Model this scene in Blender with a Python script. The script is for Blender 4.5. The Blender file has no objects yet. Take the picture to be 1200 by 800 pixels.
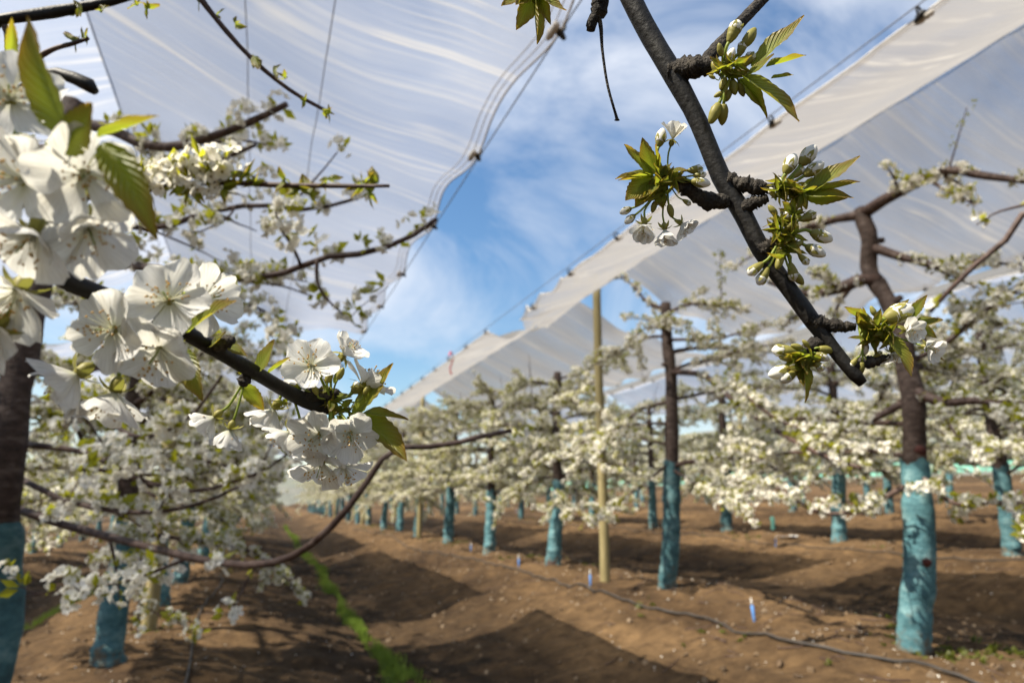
import bpy, math, random
import numpy as np
from mathutils import Vector, Matrix, Quaternion

# ------------------------------------------------------------------ camera, sky, sun
scene = bpy.context.scene
COL = scene.collection
EYE = np.array([0.0, 0.0, 1.0])
FPX = 800.0                                   # focal length in pixels of a 1200 px wide frame
PITCH = math.atan(186 / FPX)
YAW = math.atan(300 * math.cos(PITCH) / FPX)  # camera looks this far to the right of the rows (+Y)
FW = np.array([math.sin(YAW) * math.cos(PITCH), math.cos(YAW) * math.cos(PITCH), math.sin(PITCH)])
RT = np.array([math.cos(YAW), -math.sin(YAW), 0.0])
UP = np.cross(RT, FW)

cam_d = bpy.data.cameras.new("camera")
cam = bpy.data.objects.new("camera", cam_d)
COL.objects.link(cam)
cam.matrix_world = Matrix(((RT[0], UP[0], -FW[0], EYE[0]), (RT[1], UP[1], -FW[1], EYE[1]),
                           (RT[2], UP[2], -FW[2], EYE[2]), (0, 0, 0, 1)))
cam_d.sensor_width = 36.0
cam_d.lens = 24.0
cam_d.clip_start = 0.02
cam_d.clip_end = 6000
cam_d.dof.use_dof = True
cam_d.dof.focus_distance = 0.385
cam_d.dof.aperture_fstop = 9.5
cam_d.dof.aperture_blades = 7
scene.camera = cam

SUN_TRAVEL = Vector((0.72, 0.08, -1.0)).normalized()
SUN_ELEV = math.asin(-SUN_TRAVEL.z)

world = bpy.data.worlds.new("World")
scene.world = world
world.use_nodes = True
wn, wl = world.node_tree.nodes, world.node_tree.links
wn.clear()
w_out = wn.new("ShaderNodeOutputWorld")
w_bg = wn.new("ShaderNodeBackground")
w_bg.inputs["Strength"].default_value = 0.068
sky = wn.new("ShaderNodeTexSky")
sky.sky_type = 'NISHITA'
sky.sun_disc = False
sky.sun_elevation = SUN_ELEV
sky.sun_rotation = math.radians(276)
sky.air_density = 1.25
sky.dust_density = 0.2
sky.ozone_density = 2.6
tc = wn.new("ShaderNodeTexCoord")
mp = wn.new("ShaderNodeMapping")
mp.inputs["Rotation"].default_value = (0.2, 0.5, 0.9)
mp.inputs["Scale"].default_value = (1.0, 2.2, 1.4)
n1 = wn.new("ShaderNodeTexNoise")
n1.inputs["Scale"].default_value = 2.3
n1.inputs["Detail"].default_value = 9
n1.inputs["Roughness"].default_value = 0.58
n1.inputs["Distortion"].default_value = 0.8
rmp = wn.new("ShaderNodeValToRGB")
rmp.color_ramp.elements[0].position = 0.38
rmp.color_ramp.elements[0].color = (0, 0, 0, 1)
rmp.color_ramp.elements[1].position = 0.70
rmp.color_ramp.elements[1].color = (0.9, 0.9, 0.9, 1)
mixc = wn.new("ShaderNodeMix")
mixc.data_type = 'RGBA'
mixc.inputs["B"].default_value = (6.0, 6.3, 6.9, 1)
wl.new(tc.outputs["Generated"], mp.inputs["Vector"])
wl.new(mp.outputs["Vector"], n1.inputs["Vector"])
wl.new(n1.outputs["Fac"], rmp.inputs["Fac"])
wl.new(rmp.outputs["Color"], mixc.inputs["Factor"])
hsv = wn.new("ShaderNodeHueSaturation")
hsv.inputs["Saturation"].default_value = 1.18
wl.new(sky.outputs["Color"], hsv.inputs["Color"])
wl.new(hsv.outputs["Color"], mixc.inputs["A"])
wl.new(mixc.outputs["Result"], w_bg.inputs["Color"])
wl.new(w_bg.outputs["Background"], w_out.inputs["Surface"])

sun_d = bpy.data.lights.new("sun", 'SUN')
sun_d.energy = 5.0
sun_d.angle = math.radians(0.53)
sun_d.color = (1.0, 0.92, 0.78)
sun = bpy.data.objects.new("sun", sun_d)
COL.objects.link(sun)
sun.location = (-8, 0, 12)
sun.rotation_euler = SUN_TRAVEL.to_track_quat('-Z', 'Y').to_euler()

vs = scene.view_settings
vs.view_transform = 'Standard'
vs.look = 'None'
vs.exposure = 1.2
vs.gamma = 1.0
vs.use_curve_mapping = False
cy = scene.cycles
cy.use_denoising = True
cy.max_bounces = 8
cy.diffuse_bounces = 3
cy.transmission_bounces = 6
cy.transparent_max_bounces = 24
cy.sample_clamp_indirect = 6
cy.use_adaptive_sampling = True

rng = random.Random(7)
nrg = np.random.default_rng(11)

# ------------------------------------------------------------------ helpers
def ray(x, y):
    return FW + (x - 600) / FPX * RT + (400 - y) / FPX * UP

def at(x, y, d):
    """point seen at photograph pixel x, y at d metres of depth"""
    return EYE + ray(x, y) * d

def on_x(x, y, X):
    r_ = ray(x, y)
    return EYE + r_ * (X / r_[0])

def camdir(a, b, c):
    """direction: a to the right, b up, c towards the camera"""
    v = a * RT + b * UP - c * FW
    return v / np.linalg.norm(v)

def mesh_np(name, V, F, mats, mi=None, smooth=True, uv=None):
    """V (n,3); F (m,k) of one polygon size"""
    V = np.asarray(V, np.float32)
    F = np.asarray(F, np.int32)
    me = bpy.data.meshes.new(name)
    m, k = F.shape
    me.vertices.add(len(V))
    me.vertices.foreach_set("co", V.ravel())
    me.loops.add(m * k)
    me.loops.foreach_set("vertex_index", F.ravel())
    me.polygons.add(m)
    me.polygons.foreach_set("loop_start", np.arange(0, m * k, k, dtype=np.int32))
    me.polygons.foreach_set("loop_total", np.full(m, k, np.int32))
    me.polygons.foreach_set("use_smooth", np.full(m, bool(smooth)))
    for mt in mats:
        me.materials.append(mt)
    if mi is not None:
        me.polygons.foreach_set("material_index", np.asarray(mi, np.int32))
    if uv is not None:
        lay = me.uv_layers.new(name="UVMap")
        lay.data.foreach_set("uv", np.asarray(uv, np.float32)[F.ravel()].ravel())
    me.update(calc_edges=True)
    me.validate()
    return me

class Bag:
    """collects quads (triangles are stored as quads is not done: one size only)"""
    def __init__(self):
        self.V, self.F, self.M, self.U, self.n = [], [], [], [], 0
    def add(self, V, F, mi=0, uv=None):
        V = np.asarray(V, float); F = np.asarray(F, int)
        self.V.append(V); self.F.append(F + self.n)
        self.M.append(np.full(len(F), mi)); self.n += len(V)
        self.U.append(np.zeros((len(V), 2)) if uv is None else np.asarray(uv, float))
    def mesh(self, name, mats, smooth=True, uv=False):
        return mesh_np(name, np.concatenate(self.V), np.concatenate(self.F), mats,
                       np.concatenate(self.M), smooth, np.concatenate(self.U) if uv else None)

def link(name, data, parent=None, label=None, cat=None, group=None, kind=None):
    o = bpy.data.objects.new(name, data)
    COL.objects.link(o)
    if parent is not None:
        o.parent = parent
    if label: o["label"] = label
    if cat: o["category"] = cat
    if group: o["group"] = group
    if kind: o["kind"] = kind
    return o

def thing(name, loc, label, cat, group=None):
    o = link(name, None, None, label, cat, group)
    o.empty_display_size = 0.2
    o.location = loc
    return o

def spline(P, n):
    """Catmull-Rom through P (m,k), n samples"""
    P = np.asarray(P, float)
    if len(P) == 2:
        t = np.linspace(0, 1, n)[:, None]
        return P[0] * (1 - t) + P[1] * t
    Q = np.vstack([2 * P[0] - P[1], P, 2 * P[-1] - P[-2]])
    seg = np.linalg.norm(np.diff(P[:, :3], axis=0), axis=1) ** 0.7
    s = np.concatenate([[0], np.cumsum(seg)]); s /= s[-1]
    t = np.linspace(0, 1, n)
    i = np.clip(np.searchsorted(s, t, side='right') - 1, 0, len(P) - 2)
    u = ((t - s[i]) / (s[i + 1] - s[i]))[:, None]
    a, b, c, d = Q[i], Q[i + 1], Q[i + 2], Q[i + 3]
    return 0.5 * (2 * b + (c - a) * u + (2 * a - 5 * b + 4 * c - d) * u ** 2 + (3 * b - a - 3 * c + d) * u ** 3)

def tube(P, R, ns=8, rough=0.0, rough_f=1.0, cap=True, seed=0, rings=0.0):
    """quad tube along P (n,3) with radii R (n,)"""
    P = np.asarray(P, float); n = len(P)
    R = np.broadcast_to(np.asarray(R, float), (n,)).copy()
    T = np.gradient(P, axis=0)
    T /= np.linalg.norm(T, axis=1)[:, None] + 1e-12
    ref = np.array([0, 0, 1.0]) if abs(T[0, 2]) < 0.8 else np.array([1.0, 0, 0])
    N = np.zeros_like(P)
    a = np.cross(T[0], ref); a /= np.linalg.norm(a)
    for i in range(n):
        a = a - T[i] * (a @ T[i]); a /= np.linalg.norm(a) + 1e-12
        N[i] = a
    B = np.cross(T, N)
    if cap:
        P = np.vstack([P[0], P, P[-1]]); N = np.vstack([N[0], N, N[-1]]); B = np.vstack([B[0], B, B[-1]])
        R = np.concatenate([[R[0] * 0.02], R, [R[-1] * 0.02]]); n += 2
    th = np.linspace(0, 2 * math.pi, ns, endpoint=False)
    rr = R[:, None] * np.ones(ns)
    g = np.random.default_rng(seed)
    if rough:
        base = g.normal(0, 1, (n, ns))
        sm = (base + np.roll(base, 1, 1) + np.roll(base, 1, 0)) / 1.7
        rr = rr * (1 + rough * sm)
    if rings:
        rr = rr * (1 + rings * g.normal(0, 1, (n, 1)))
    V = P[:, None] + rr[..., None] * (np.cos(th)[None, :, None] * N[:, None] + np.sin(th)[None, :, None] * B[:, None])
    idx = np.arange(n * ns).reshape(n, ns)
    F = np.stack([idx[:-1], np.roll(idx, -1, 1)[:-1], np.roll(idx, -1, 1)[1:], idx[1:]], -1).reshape(-1, 4)
    vl = np.concatenate([[0], np.cumsum(np.linalg.norm(np.diff(P, axis=0), axis=1))])
    UVs = np.stack([np.tile(th / (2 * math.pi), (n, 1)), np.tile(vl[:, None], (1, ns))], -1).reshape(-1, 2)
    return V.reshape(-1, 3), F, UVs

def vnoise(x, y, seed=0):
    xi = np.floor(x).astype(np.int64); yi = np.floor(y).astype(np.int64)
    xf = x - xi; yf = y - yi
    def h(a, b):
        n = (a * 374761393 + b * 668265263 + seed * 974711) & 0x7fffffff
        n = ((n ^ (n >> 13)) * 1274126177) & 0x7fffffff
        n = n ^ (n >> 16)
        return (n & 0xffff) / 32767.5 - 1
    u = xf * xf * (3 - 2 * xf); v = yf * yf * (3 - 2 * yf)
    return (h(xi, yi) * (1 - u) + h(xi + 1, yi) * u) * (1 - v) + (h(xi, yi + 1) * (1 - u) + h(xi + 1, yi + 1) * u) * v

def fbm(x, y, o=4, seed=0):
    s = 0; a = 1.0
    for k in range(o):
        s = s + a * vnoise(x * 2 ** k + 17 * k, y * 2 ** k - 9 * k, seed + k); a *= 0.5
    return s

def rot_to(z, spin=0.0):
    """3x3 matrix whose local +Z points along z"""
    z = np.asarray(z, float); z = z / np.linalg.norm(z)
    q = Vector((0, 0, 1)).rotation_difference(Vector(z)) @ Quaternion((0, 0, 1), spin)
    return np.array(q.to_matrix())

# ------------------------------------------------------------------ materials
def new_mat(name):
    m = bpy.data.materials.new(name)
    m.use_nodes = True
    nt = m.node_tree
    return m, nt.nodes, nt.links, nt.nodes["Principled BSDF"], nt.nodes["Material Output"]

def noise_mat(name, cols, scale=8, detail=6, rough=0.85, bump=0.0, bscale=None, coord="Object", stretch=(1, 1, 1),
              spec=0.3, pos=(0.3, 0.7), bdist=0.01):
    m, N, L, P, O = new_mat(name)
    t = N.new("ShaderNodeTexCoord"); mpn = N.new("ShaderNodeMapping")
    mpn.inputs["Scale"].default_value = stretch
    L.new(t.outputs[coord], mpn.inputs["Vector"])
    nz = N.new("ShaderNodeTexNoise"); nz.inputs["Scale"].default_value = scale; nz.inputs["Detail"].default_value = detail
    nz.inputs["Roughness"].default_value = 0.65
    L.new(mpn.outputs["Vector"], nz.inputs["Vector"])
    r_ = N.new("ShaderNodeValToRGB")
    els = r_.color_ramp.elements
    for k, c in enumerate(cols):
        p = pos[0] + (pos[1] - pos[0]) * k / max(1, len(cols) - 1)
        e = els[k] if k < 2 else els.new(p)
        e.position = p; e.color = (*c, 1)
    L.new(nz.outputs["Fac"], r_.inputs["Fac"])
    L.new(r_.outputs["Color"], P.inputs["Base Color"])
    P.inputs["Roughness"].default_value = rough
    P.inputs["Specular IOR Level"].default_value = spec
    if bump:
        nb = N.new("ShaderNodeTexNoise"); nb.inputs["Scale"].default_value = bscale or scale * 3
        nb.inputs["Detail"].default_value = 5
        L.new(mpn.outputs["Vector"], nb.inputs["Vector"])
        b = N.new("ShaderNodeBump"); b.inputs["Strength"].default_value = bump; b.inputs["Distance"].default_value = bdist
        L.new(nb.outputs["Fac"], b.inputs["Height"]); L.new(b.outputs["Normal"], P.inputs["Normal"])
    return m

def leafy(name, c0, c1, trans, tfac=0.4, rough=0.5, scale=40, veins=False, spec=0.35):
    """diffuse/gloss on top, light coming through"""
    m, N, L, P, O = new_mat(name)
    t = N.new("ShaderNodeTexCoord")
    nz = N.new("ShaderNodeTexNoise"); nz.inputs["Scale"].default_value = scale; nz.inputs["Detail"].default_value = 4
    L.new(t.outputs["Object"], nz.inputs["Vector"])
    mx = N.new("ShaderNodeMix"); mx.data_type = 'RGBA'
    mx.inputs["A"].default_value = (*c0, 1); mx.inputs["B"].default_value = (*c1, 1)
    L.new(nz.outputs["Fac"], mx.inputs["Factor"])
    P.inputs["Roughness"].default_value = rough
    P.inputs["Specular IOR Level"].default_value = spec
    tr = N.new("ShaderNodeBsdfTranslucent")
    col_out = mx.outputs["Result"]
    if veins:
        uvn = N.new("ShaderNodeUVMap"); sp = N.new("ShaderNodeSeparateXYZ")
        L.new(uvn.outputs["UV"], sp.inputs["Vector"])
        ab = N.new("ShaderNodeMath"); ab.operation = 'ABSOLUTE'
        L.new(sp.outputs["X"], ab.inputs[0])
        mm = N.new("ShaderNodeMath"); mm.operation = 'MULTIPLY'; mm.inputs[1].default_value = 0.38
        L.new(ab.outputs[0], mm.inputs[0])
        sb = N.new("ShaderNodeMath"); sb.operation = 'SUBTRACT'
        L.new(sp.outputs["Y"], sb.inputs[0]); L.new(mm.outputs[0], sb.inputs[1])
        ml = N.new("ShaderNodeMath"); ml.operation = 'MULTIPLY'; ml.inputs[1].default_value = 62.0
        L.new(sb.outputs[0], ml.inputs[0])
        sn = N.new("ShaderNodeMath"); sn.operation = 'SINE'; L.new(ml.outputs[0], sn.inputs[0])
        pw = N.new("ShaderNodeMath"); pw.operation = 'MULTIPLY_ADD'; pw.inputs[1].default_value = 0.5; pw.inputs[2].default_value = 0.5
        L.new(sn.outputs[0], pw.inputs[0])
        b = N.new("ShaderNodeBump"); b.inputs["Strength"].default_value = 0.6; b.inputs["Distance"].default_value = 0.0012
        L.new(pw.outputs[0], b.inputs["Height"]); L.new(b.outputs["Normal"], P.inputs["Normal"])
        # bronze margin and tip of young cherry leaves
        mr = N.new("ShaderNodeMapRange"); mr.inputs["From Min"].default_value = 0.45; mr.inputs["From Max"].default_value = 1.1
        ad = N.new("ShaderNodeMath"); ad.operation = 'MULTIPLY_ADD'; ad.inputs[1].default_value = 0.45
        L.new(ab.outputs[0], ad.inputs[0]); L.new(sp.outputs["Y"], ad.inputs[2])
        ad2 = N.new("ShaderNodeMath"); ad2.operation = 'MULTIPLY_ADD'; ad2.inputs[1].default_value = 0.5
        L.new(nz.outputs["Fac"], ad2.inputs[0]); L.new(ad.outputs[0], ad2.inputs[2])
        mr.inputs["From Min"].default_value = 0.75; mr.inputs["From Max"].default_value = 1.75
        L.new(ad2.outputs[0], mr.inputs["Value"])
        m2 = N.new("ShaderNodeMix"); m2.data_type = 'RGBA'
        m2.inputs["B"].default_value = (0.20, 0.10, 0.02, 1)
        L.new(mr.outputs["Result"], m2.inputs["Factor"]); L.new(col_out, m2.inputs["A"])
        # pale midrib
        mb = N.new("ShaderNodeMath"); mb.operation = 'LESS_THAN'; mb.inputs[1].default_value = 0.05
        L.new(ab.outputs[0], mb.inputs[0])
        mf = N.new("ShaderNodeMath"); mf.operation = 'MULTIPLY'; mf.inputs[1].default_value = 0.55
        L.new(mb.outputs[0], mf.inputs[0])
        m3 = N.new("ShaderNodeMix"); m3.data_type = 'RGBA'; m3.inputs["B"].default_value = (0.28, 0.26, 0.08, 1)
        L.new(mf.outputs[0], m3.inputs["Factor"]); L.new(m2.outputs["Result"], m3.inputs["A"])
        col_out = m3.outputs["Result"]
        m4 = N.new("ShaderNodeMix"); m4.data_type = 'RGBA'; m4.inputs["A"].default_value = (*trans, 1)
        m4.inputs["B"].default_value = (0.35, 0.16, 0.02, 1)
        L.new(mr.outputs["Result"], m4.inputs["Factor"]); L.new(m4.outputs["Result"], tr.inputs["Color"])
    else:
        tr.inputs["Color"].default_value = (*trans, 1)
    L.new(col_out, P.inputs["Base Color"])
    ms = N.new("ShaderNodeMixShader"); ms.inputs["Fac"].default_value = tfac
    L.new(P.outputs["BSDF"], ms.inputs[1]); L.new(tr.outputs["BSDF"], ms.inputs[2])
    L.new(ms.outputs["Shader"], O.inputs["Surface"])
    return m

def petal_mat(name, hero):
    m, N, L, P, O = new_mat(name)
    P.inputs["Base Color"].default_value = (0.85, 0.825, 0.75, 1)
    P.inputs["Roughness"].default_value = 0.55
    P.inputs["Specular IOR Level"].default_value = 0.25
    tr = N.new("ShaderNodeBsdfTranslucent"); tr.inputs["Color"].default_value = (0.84, 0.81, 0.70, 1)
    if hero:
        uvn = N.new("ShaderNodeUVMap"); mpn = N.new("ShaderNodeMapping")
        mpn.inputs["Scale"].default_value = (13, 1.3, 1)
        nz = N.new("ShaderNodeTexNoise"); nz.inputs["Scale"].default_value = 1.6; nz.inputs["Detail"].default_value = 4
        L.new(uvn.outputs["UV"], mpn.inputs["Vector"]); L.new(mpn.outputs["Vector"], nz.inputs["Vector"])
        b = N.new("ShaderNodeBump"); b.inputs["Strength"].default_value = 0.35; b.inputs["Distance"].default_value = 0.002
        L.new(nz.outputs["Fac"], b.inputs["Height"]); L.new(b.outputs["Normal"], P.inputs["Normal"])
        vr = N.new("ShaderNodeValToRGB"); vr.color_ramp.elements[0].position = 0.35; vr.color_ramp.elements[0].color = (0.52, 0.50, 0.42, 1)
        vr.color_ramp.elements[1].position = 0.6; vr.color_ramp.elements[1].color = (0.86, 0.85, 0.78, 1)
        L.new(nz.outputs["Fac"], vr.inputs["Fac"]); L.new(vr.outputs["Color"], tr.inputs["Color"])
        sp = N.new("ShaderNodeSeparateXYZ"); L.new(uvn.outputs["UV"], sp.inputs["Vector"])
        mr = N.new("ShaderNodeMapRange"); mr.inputs["From Min"].default_value = 0.0; mr.inputs["From Max"].default_value = 0.35
        L.new(sp.outputs["Y"], mr.inputs["Value"])
        mx = N.new("ShaderNodeMix"); mx.data_type = 'RGBA'
        mx.inputs["A"].default_value = (0.60, 0.62, 0.40, 1); mx.inputs["B"].default_value = (0.75, 0.745, 0.72, 1)
        L.new(mr.outputs["Result"], mx.inputs["Factor"]); L.new(mx.outputs["Result"], P.inputs["Base Color"])
    ms = N.new("ShaderNodeMixShader"); ms.inputs["Fac"].default_value = 0.48
    L.new(P.outputs["BSDF"], ms.inputs[1]); L.new(tr.outputs["BSDF"], ms.inputs[2])
    L.new(ms.outputs["Shader"], O.inputs["Surface"])
    return m

def film_mat(name, thin, fold, dens):
    """dusty translucent polyethylene film: part clear, part light-scattering, denser in its folds"""
    m, N, L, P, O = new_mat(name)
    N.remove(P)
    uvn = N.new("ShaderNodeUVMap")
    # wandering so that folds are not parallel lines
    wob = N.new("ShaderNodeTexNoise"); wob.inputs["Scale"].default_value = 0.9; wob.inputs["Detail"].default_value = 2
    L.new(uvn.outputs["UV"], wob.inputs["Vector"])
    add = N.new("ShaderNodeVectorMath"); add.operation = 'MULTIPLY_ADD'
    add.inputs[1].default_value = (0.0, 0.30, 0)
    L.new(wob.outputs["Color"], add.inputs[0]); L.new(uvn.outputs["UV"], add.inputs[2])
    mp1 = N.new("ShaderNodeMapping"); mp1.inputs["Scale"].default_value = (0.16, 7.0, 1)
    mp1.inputs["Rotation"].default_value = (0, 0, 0.12)
    L.new(add.outputs["Vector"], mp1.inputs["Vector"])
    nz = N.new("ShaderNodeTexNoise"); nz.inputs["Scale"].default_value = 1.0; nz.inputs["Detail"].default_value = 5
    nz.inputs["Roughness"].default_value = 0.6
    L.new(mp1.outputs["Vector"], nz.inputs["Vector"])
    rp = N.new("ShaderNodeValToRGB")
    rp.color_ramp.elements[0].position = 0.40; rp.color_ramp.elements[0].color = (0.54, 0.54, 0.54, 1)
    rp.color_ramp.elements[1].position = 0.72; rp.color_ramp.elements[1].color = (0.90, 0.90, 0.90, 1)
    e = rp.color_ramp.elements.new(0.56); e.color = (0.66, 0.66, 0.66, 1)
    mp2 = N.new("ShaderNodeMapping"); mp2.inputs["Scale"].default_value = (0.22, 24.0, 1); mp2.inputs["Rotation"].default_value = (0, 0, -0.10)
    L.new(add.outputs["Vector"], mp2.inputs["Vector"])
    nz2 = N.new("ShaderNodeTexNoise"); nz2.inputs["Scale"].default_value = 1.0; nz2.inputs["Detail"].default_value = 4
    L.new(mp2.outputs["Vector"], nz2.inputs["Vector"])
    msk = N.new("ShaderNodeTexNoise"); msk.inputs["Scale"].default_value = 1.7; msk.inputs["Detail"].default_value = 3
    L.new(uvn.outputs["UV"], msk.inputs["Vector"])
    mk = N.new("ShaderNodeMapRange"); mk.inputs["From Min"].default_value = 0.38; mk.inputs["From Max"].default_value = 0.64
    L.new(msk.outputs["Fac"], mk.inputs["Value"])
    stk = N.new("ShaderNodeMix"); stk.data_type = 'FLOAT'
    L.new(mk.outputs["Result"], stk.inputs["Factor"]); L.new(nz.outputs["Fac"], stk.inputs["A"]); L.new(nz2.outputs["Fac"], stk.inputs["B"])
    L.new(stk.outputs["Result"], rp.inputs["Fac"])
    dust = N.new("ShaderNodeTexNoise"); dust.inputs["Scale"].default_value = 1.4; dust.inputs["Detail"].default_value = 6
    L.new(uvn.outputs["UV"], dust.inputs["Vector"])
    dm = N.new("ShaderNodeMath"); dm.operation = 'MULTIPLY_ADD'; dm.inputs[1].default_value = 0.5; dm.inputs[2].default_value = -0.12 + dens
    L.new(dust.outputs["Fac"], dm.inputs[0])
    den = N.new("ShaderNodeMath"); den.operation = 'ADD'
    L.new(rp.outputs["Color"], den.inputs[0]); L.new(dm.outputs[0], den.inputs[1])
    # longer path through the film when crossed at a slant: opacity = 1-(1-d)^(1/cos)
    lw = N.new("ShaderNodeLayerWeight"); lw.inputs["Blend"].default_value = 0.5
    cs = N.new("ShaderNodeMath"); cs.operation = 'SUBTRACT'; cs.inputs[0].default_value = 1.12
    L.new(lw.outputs["Facing"], cs.inputs[1])
    inv = N.new("ShaderNodeMath"); inv.operation = 'DIVIDE'; inv.inputs[0].default_value = 1.0
    L.new(cs.outputs[0], inv.inputs[1])
    om = N.new("ShaderNodeMath"); om.operation = 'SUBTRACT'; om.inputs[0].default_value = 1.0; om.use_clamp = True
    L.new(den.outputs[0], om.inputs[1])
    pw = N.new("ShaderNodeMath"); pw.operation = 'POWER'
    L.new(om.outputs[0], pw.inputs[0]); L.new(inv.outputs[0], pw.inputs[1])
    fc = N.new("ShaderNodeMix"); fc.data_type = 'RGBA'       # clear stretched film takes the thin colour, folded dusty film is cream
    fc.inputs["A"].default_value = (*thin, 1); fc.inputs["B"].default_value = (*fold, 1)
    mrf = N.new("ShaderNodeMapRange"); mrf.inputs["From Min"].default_value = 0.53; mrf.inputs["From Max"].default_value = 0.72
    L.new(stk.outputs["Result"], mrf.inputs["Value"]); L.new(mrf.outputs["Result"], fc.inputs["Factor"])
    tr = N.new("ShaderNodeBsdfTranslucent"); L.new(fc.outputs["Result"], tr.inputs["Color"])
    df = N.new("ShaderNodeBsdfDiffuse"); df.inputs["Color"].default_value = (0.40, 0.385, 0.36, 1)
    m1 = N.new("ShaderNodeMixShader"); m1.inputs["Fac"].default_value = 0.25
    L.new(tr.outputs["BSDF"], m1.inputs[1]); L.new(df.outputs["BSDF"], m1.inputs[2])
    gl = N.new("ShaderNodeBsdfGlossy"); gl.inputs["Roughness"].default_value = 0.28
    m2 = N.new("ShaderNodeMixShader"); m2.inputs["Fac"].default_value = 0.10
    L.new(m1.outputs["Shader"], m2.inputs[1]); L.new(gl.outputs["BSDF"], m2.inputs[2])
    bmp = N.new("ShaderNodeBump"); bmp.inputs["Strength"].default_value = 0.4; bmp.inputs["Distance"].default_value = 0.03
    L.new(stk.outputs["Result"], bmp.inputs["Height"])
    for nd in (tr, df, gl):
        L.new(bmp.outputs["Normal"], nd.inputs["Normal"])
    tp = N.new("ShaderNodeBsdfTransparent"); tp.inputs["Color"].default_value = (0.93, 0.94, 0.96, 1)
    m3 = N.new("ShaderNodeMixShader")
    L.new(pw.outputs[0], m3.inputs["Fac"]); L.new(m2.outputs["Shader"], m3.inputs[1]); L.new(tp.outputs["BSDF"], m3.inputs[2])
    L.new(m3.outputs["Shader"], O.inputs["Surface"])
    return m

def soil_mat():
    m, N, L, P, O = new_mat("soil")
    t = N.new("ShaderNodeTexCoord")
    def nz(sc, de, st=(1, 1, 1)):
        mpn = N.new("ShaderNodeMapping"); mpn.inputs["Scale"].default_value = st
        L.new(t.outputs["Object"], mpn.inputs["Vector"])
        n = N.new("ShaderNodeTexNoise"); n.inputs["Scale"].default_value = sc; n.inputs["Detail"].default_value = de
        n.inputs["Roughness"].default_value = 0.7
        L.new(mpn.outputs["Vector"], n.inputs["Vector"]); return n
    big = nz(0.7, 4, (1, 0.35, 1)); mid = nz(7, 8); fine = nz(60, 6)
    r1 = N.new("ShaderNodeValToRGB"); e = r1.color_ramp.elements
    e[0].position = 0.3; e[0].color = (0.042, 0.0255, 0.0135, 1); e[1].position = 0.74; e[1].color = (0.16, 0.103, 0.053, 1)
    L.new(big.outputs["Fac"], r1.inputs["Fac"])
    r2 = N.new("ShaderNodeValToRGB"); e = r2.color_ramp.elements
    e[0].position = 0.34; e[0].color = (0.5, 0.46, 0.42, 1); e[1].position = 0.68; e[1].color = (1.35, 1.3, 1.2, 1)
    L.new(mid.outputs["Fac"], r2.inputs["Fac"])
    mu = N.new("ShaderNodeMix"); mu.data_type = 'RGBA'; mu.blend_type = 'MULTIPLY'; mu.inputs["Factor"].default_value = 1.0
    L.new(r1.outputs["Color"], mu.inputs["A"]); L.new(r2.outputs["Color"], mu.inputs["B"])
    # straw and pale fragments
    r3 = N.new("ShaderNodeValToRGB"); e = r3.color_ramp.elements
    e[0].position = 0.64; e[0].color = (0, 0, 0, 1); e[1].position = 0.74; e[1].color = (0.7, 0.7, 0.7, 1)
    L.new(fine.outputs["Fac"], r3.inputs["Fac"])
    m2 = N.new("ShaderNodeMix"); m2.data_type = 'RGBA'; m2.inputs["B"].default_value = (0.28, 0.20, 0.115, 1)
    L.new(r3.outputs["Color"], m2.inputs["Factor"]); L.new(mu.outputs["Result"], m2.inputs["A"])
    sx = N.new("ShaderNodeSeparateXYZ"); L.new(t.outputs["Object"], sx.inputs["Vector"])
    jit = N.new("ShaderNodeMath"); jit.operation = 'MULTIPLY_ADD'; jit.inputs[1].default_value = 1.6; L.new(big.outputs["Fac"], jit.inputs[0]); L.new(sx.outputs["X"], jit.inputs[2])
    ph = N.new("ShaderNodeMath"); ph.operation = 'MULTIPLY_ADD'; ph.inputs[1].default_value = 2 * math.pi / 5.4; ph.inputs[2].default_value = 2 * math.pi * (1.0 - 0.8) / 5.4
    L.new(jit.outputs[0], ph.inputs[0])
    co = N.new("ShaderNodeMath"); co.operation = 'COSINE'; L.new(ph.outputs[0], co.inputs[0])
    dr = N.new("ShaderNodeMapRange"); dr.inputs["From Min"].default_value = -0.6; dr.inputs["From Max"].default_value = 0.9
    dr.inputs["To Min"].default_value = 0.52; dr.inputs["To Max"].default_value = 1.12; L.new(co.outputs[0], dr.inputs["Value"])  # paler dry row crests; furrow colour also darkened to deepen the alley shade
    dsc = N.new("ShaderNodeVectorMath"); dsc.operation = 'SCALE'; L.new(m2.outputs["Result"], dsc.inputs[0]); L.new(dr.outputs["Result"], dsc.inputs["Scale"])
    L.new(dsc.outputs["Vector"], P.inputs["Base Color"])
    P.inputs["Roughness"].default_value = 0.95; P.inputs["Specular IOR Level"].default_value = 0.15
    a = N.new("ShaderNodeMath"); a.operation = 'MULTIPLY_ADD'; a.inputs[1].default_value = 0.35
    L.new(fine.outputs["Fac"], a.inputs[0]); L.new(mid.outputs["Fac"], a.inputs[2])
    b = N.new("ShaderNodeBump"); b.inputs["Strength"].default_value = 0.9; b.inputs["Distance"].default_value = 0.06
    L.new(a.outputs[0], b.inputs["Height"]); L.new(b.outputs["Normal"], P.inputs["Normal"])
    return m

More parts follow.
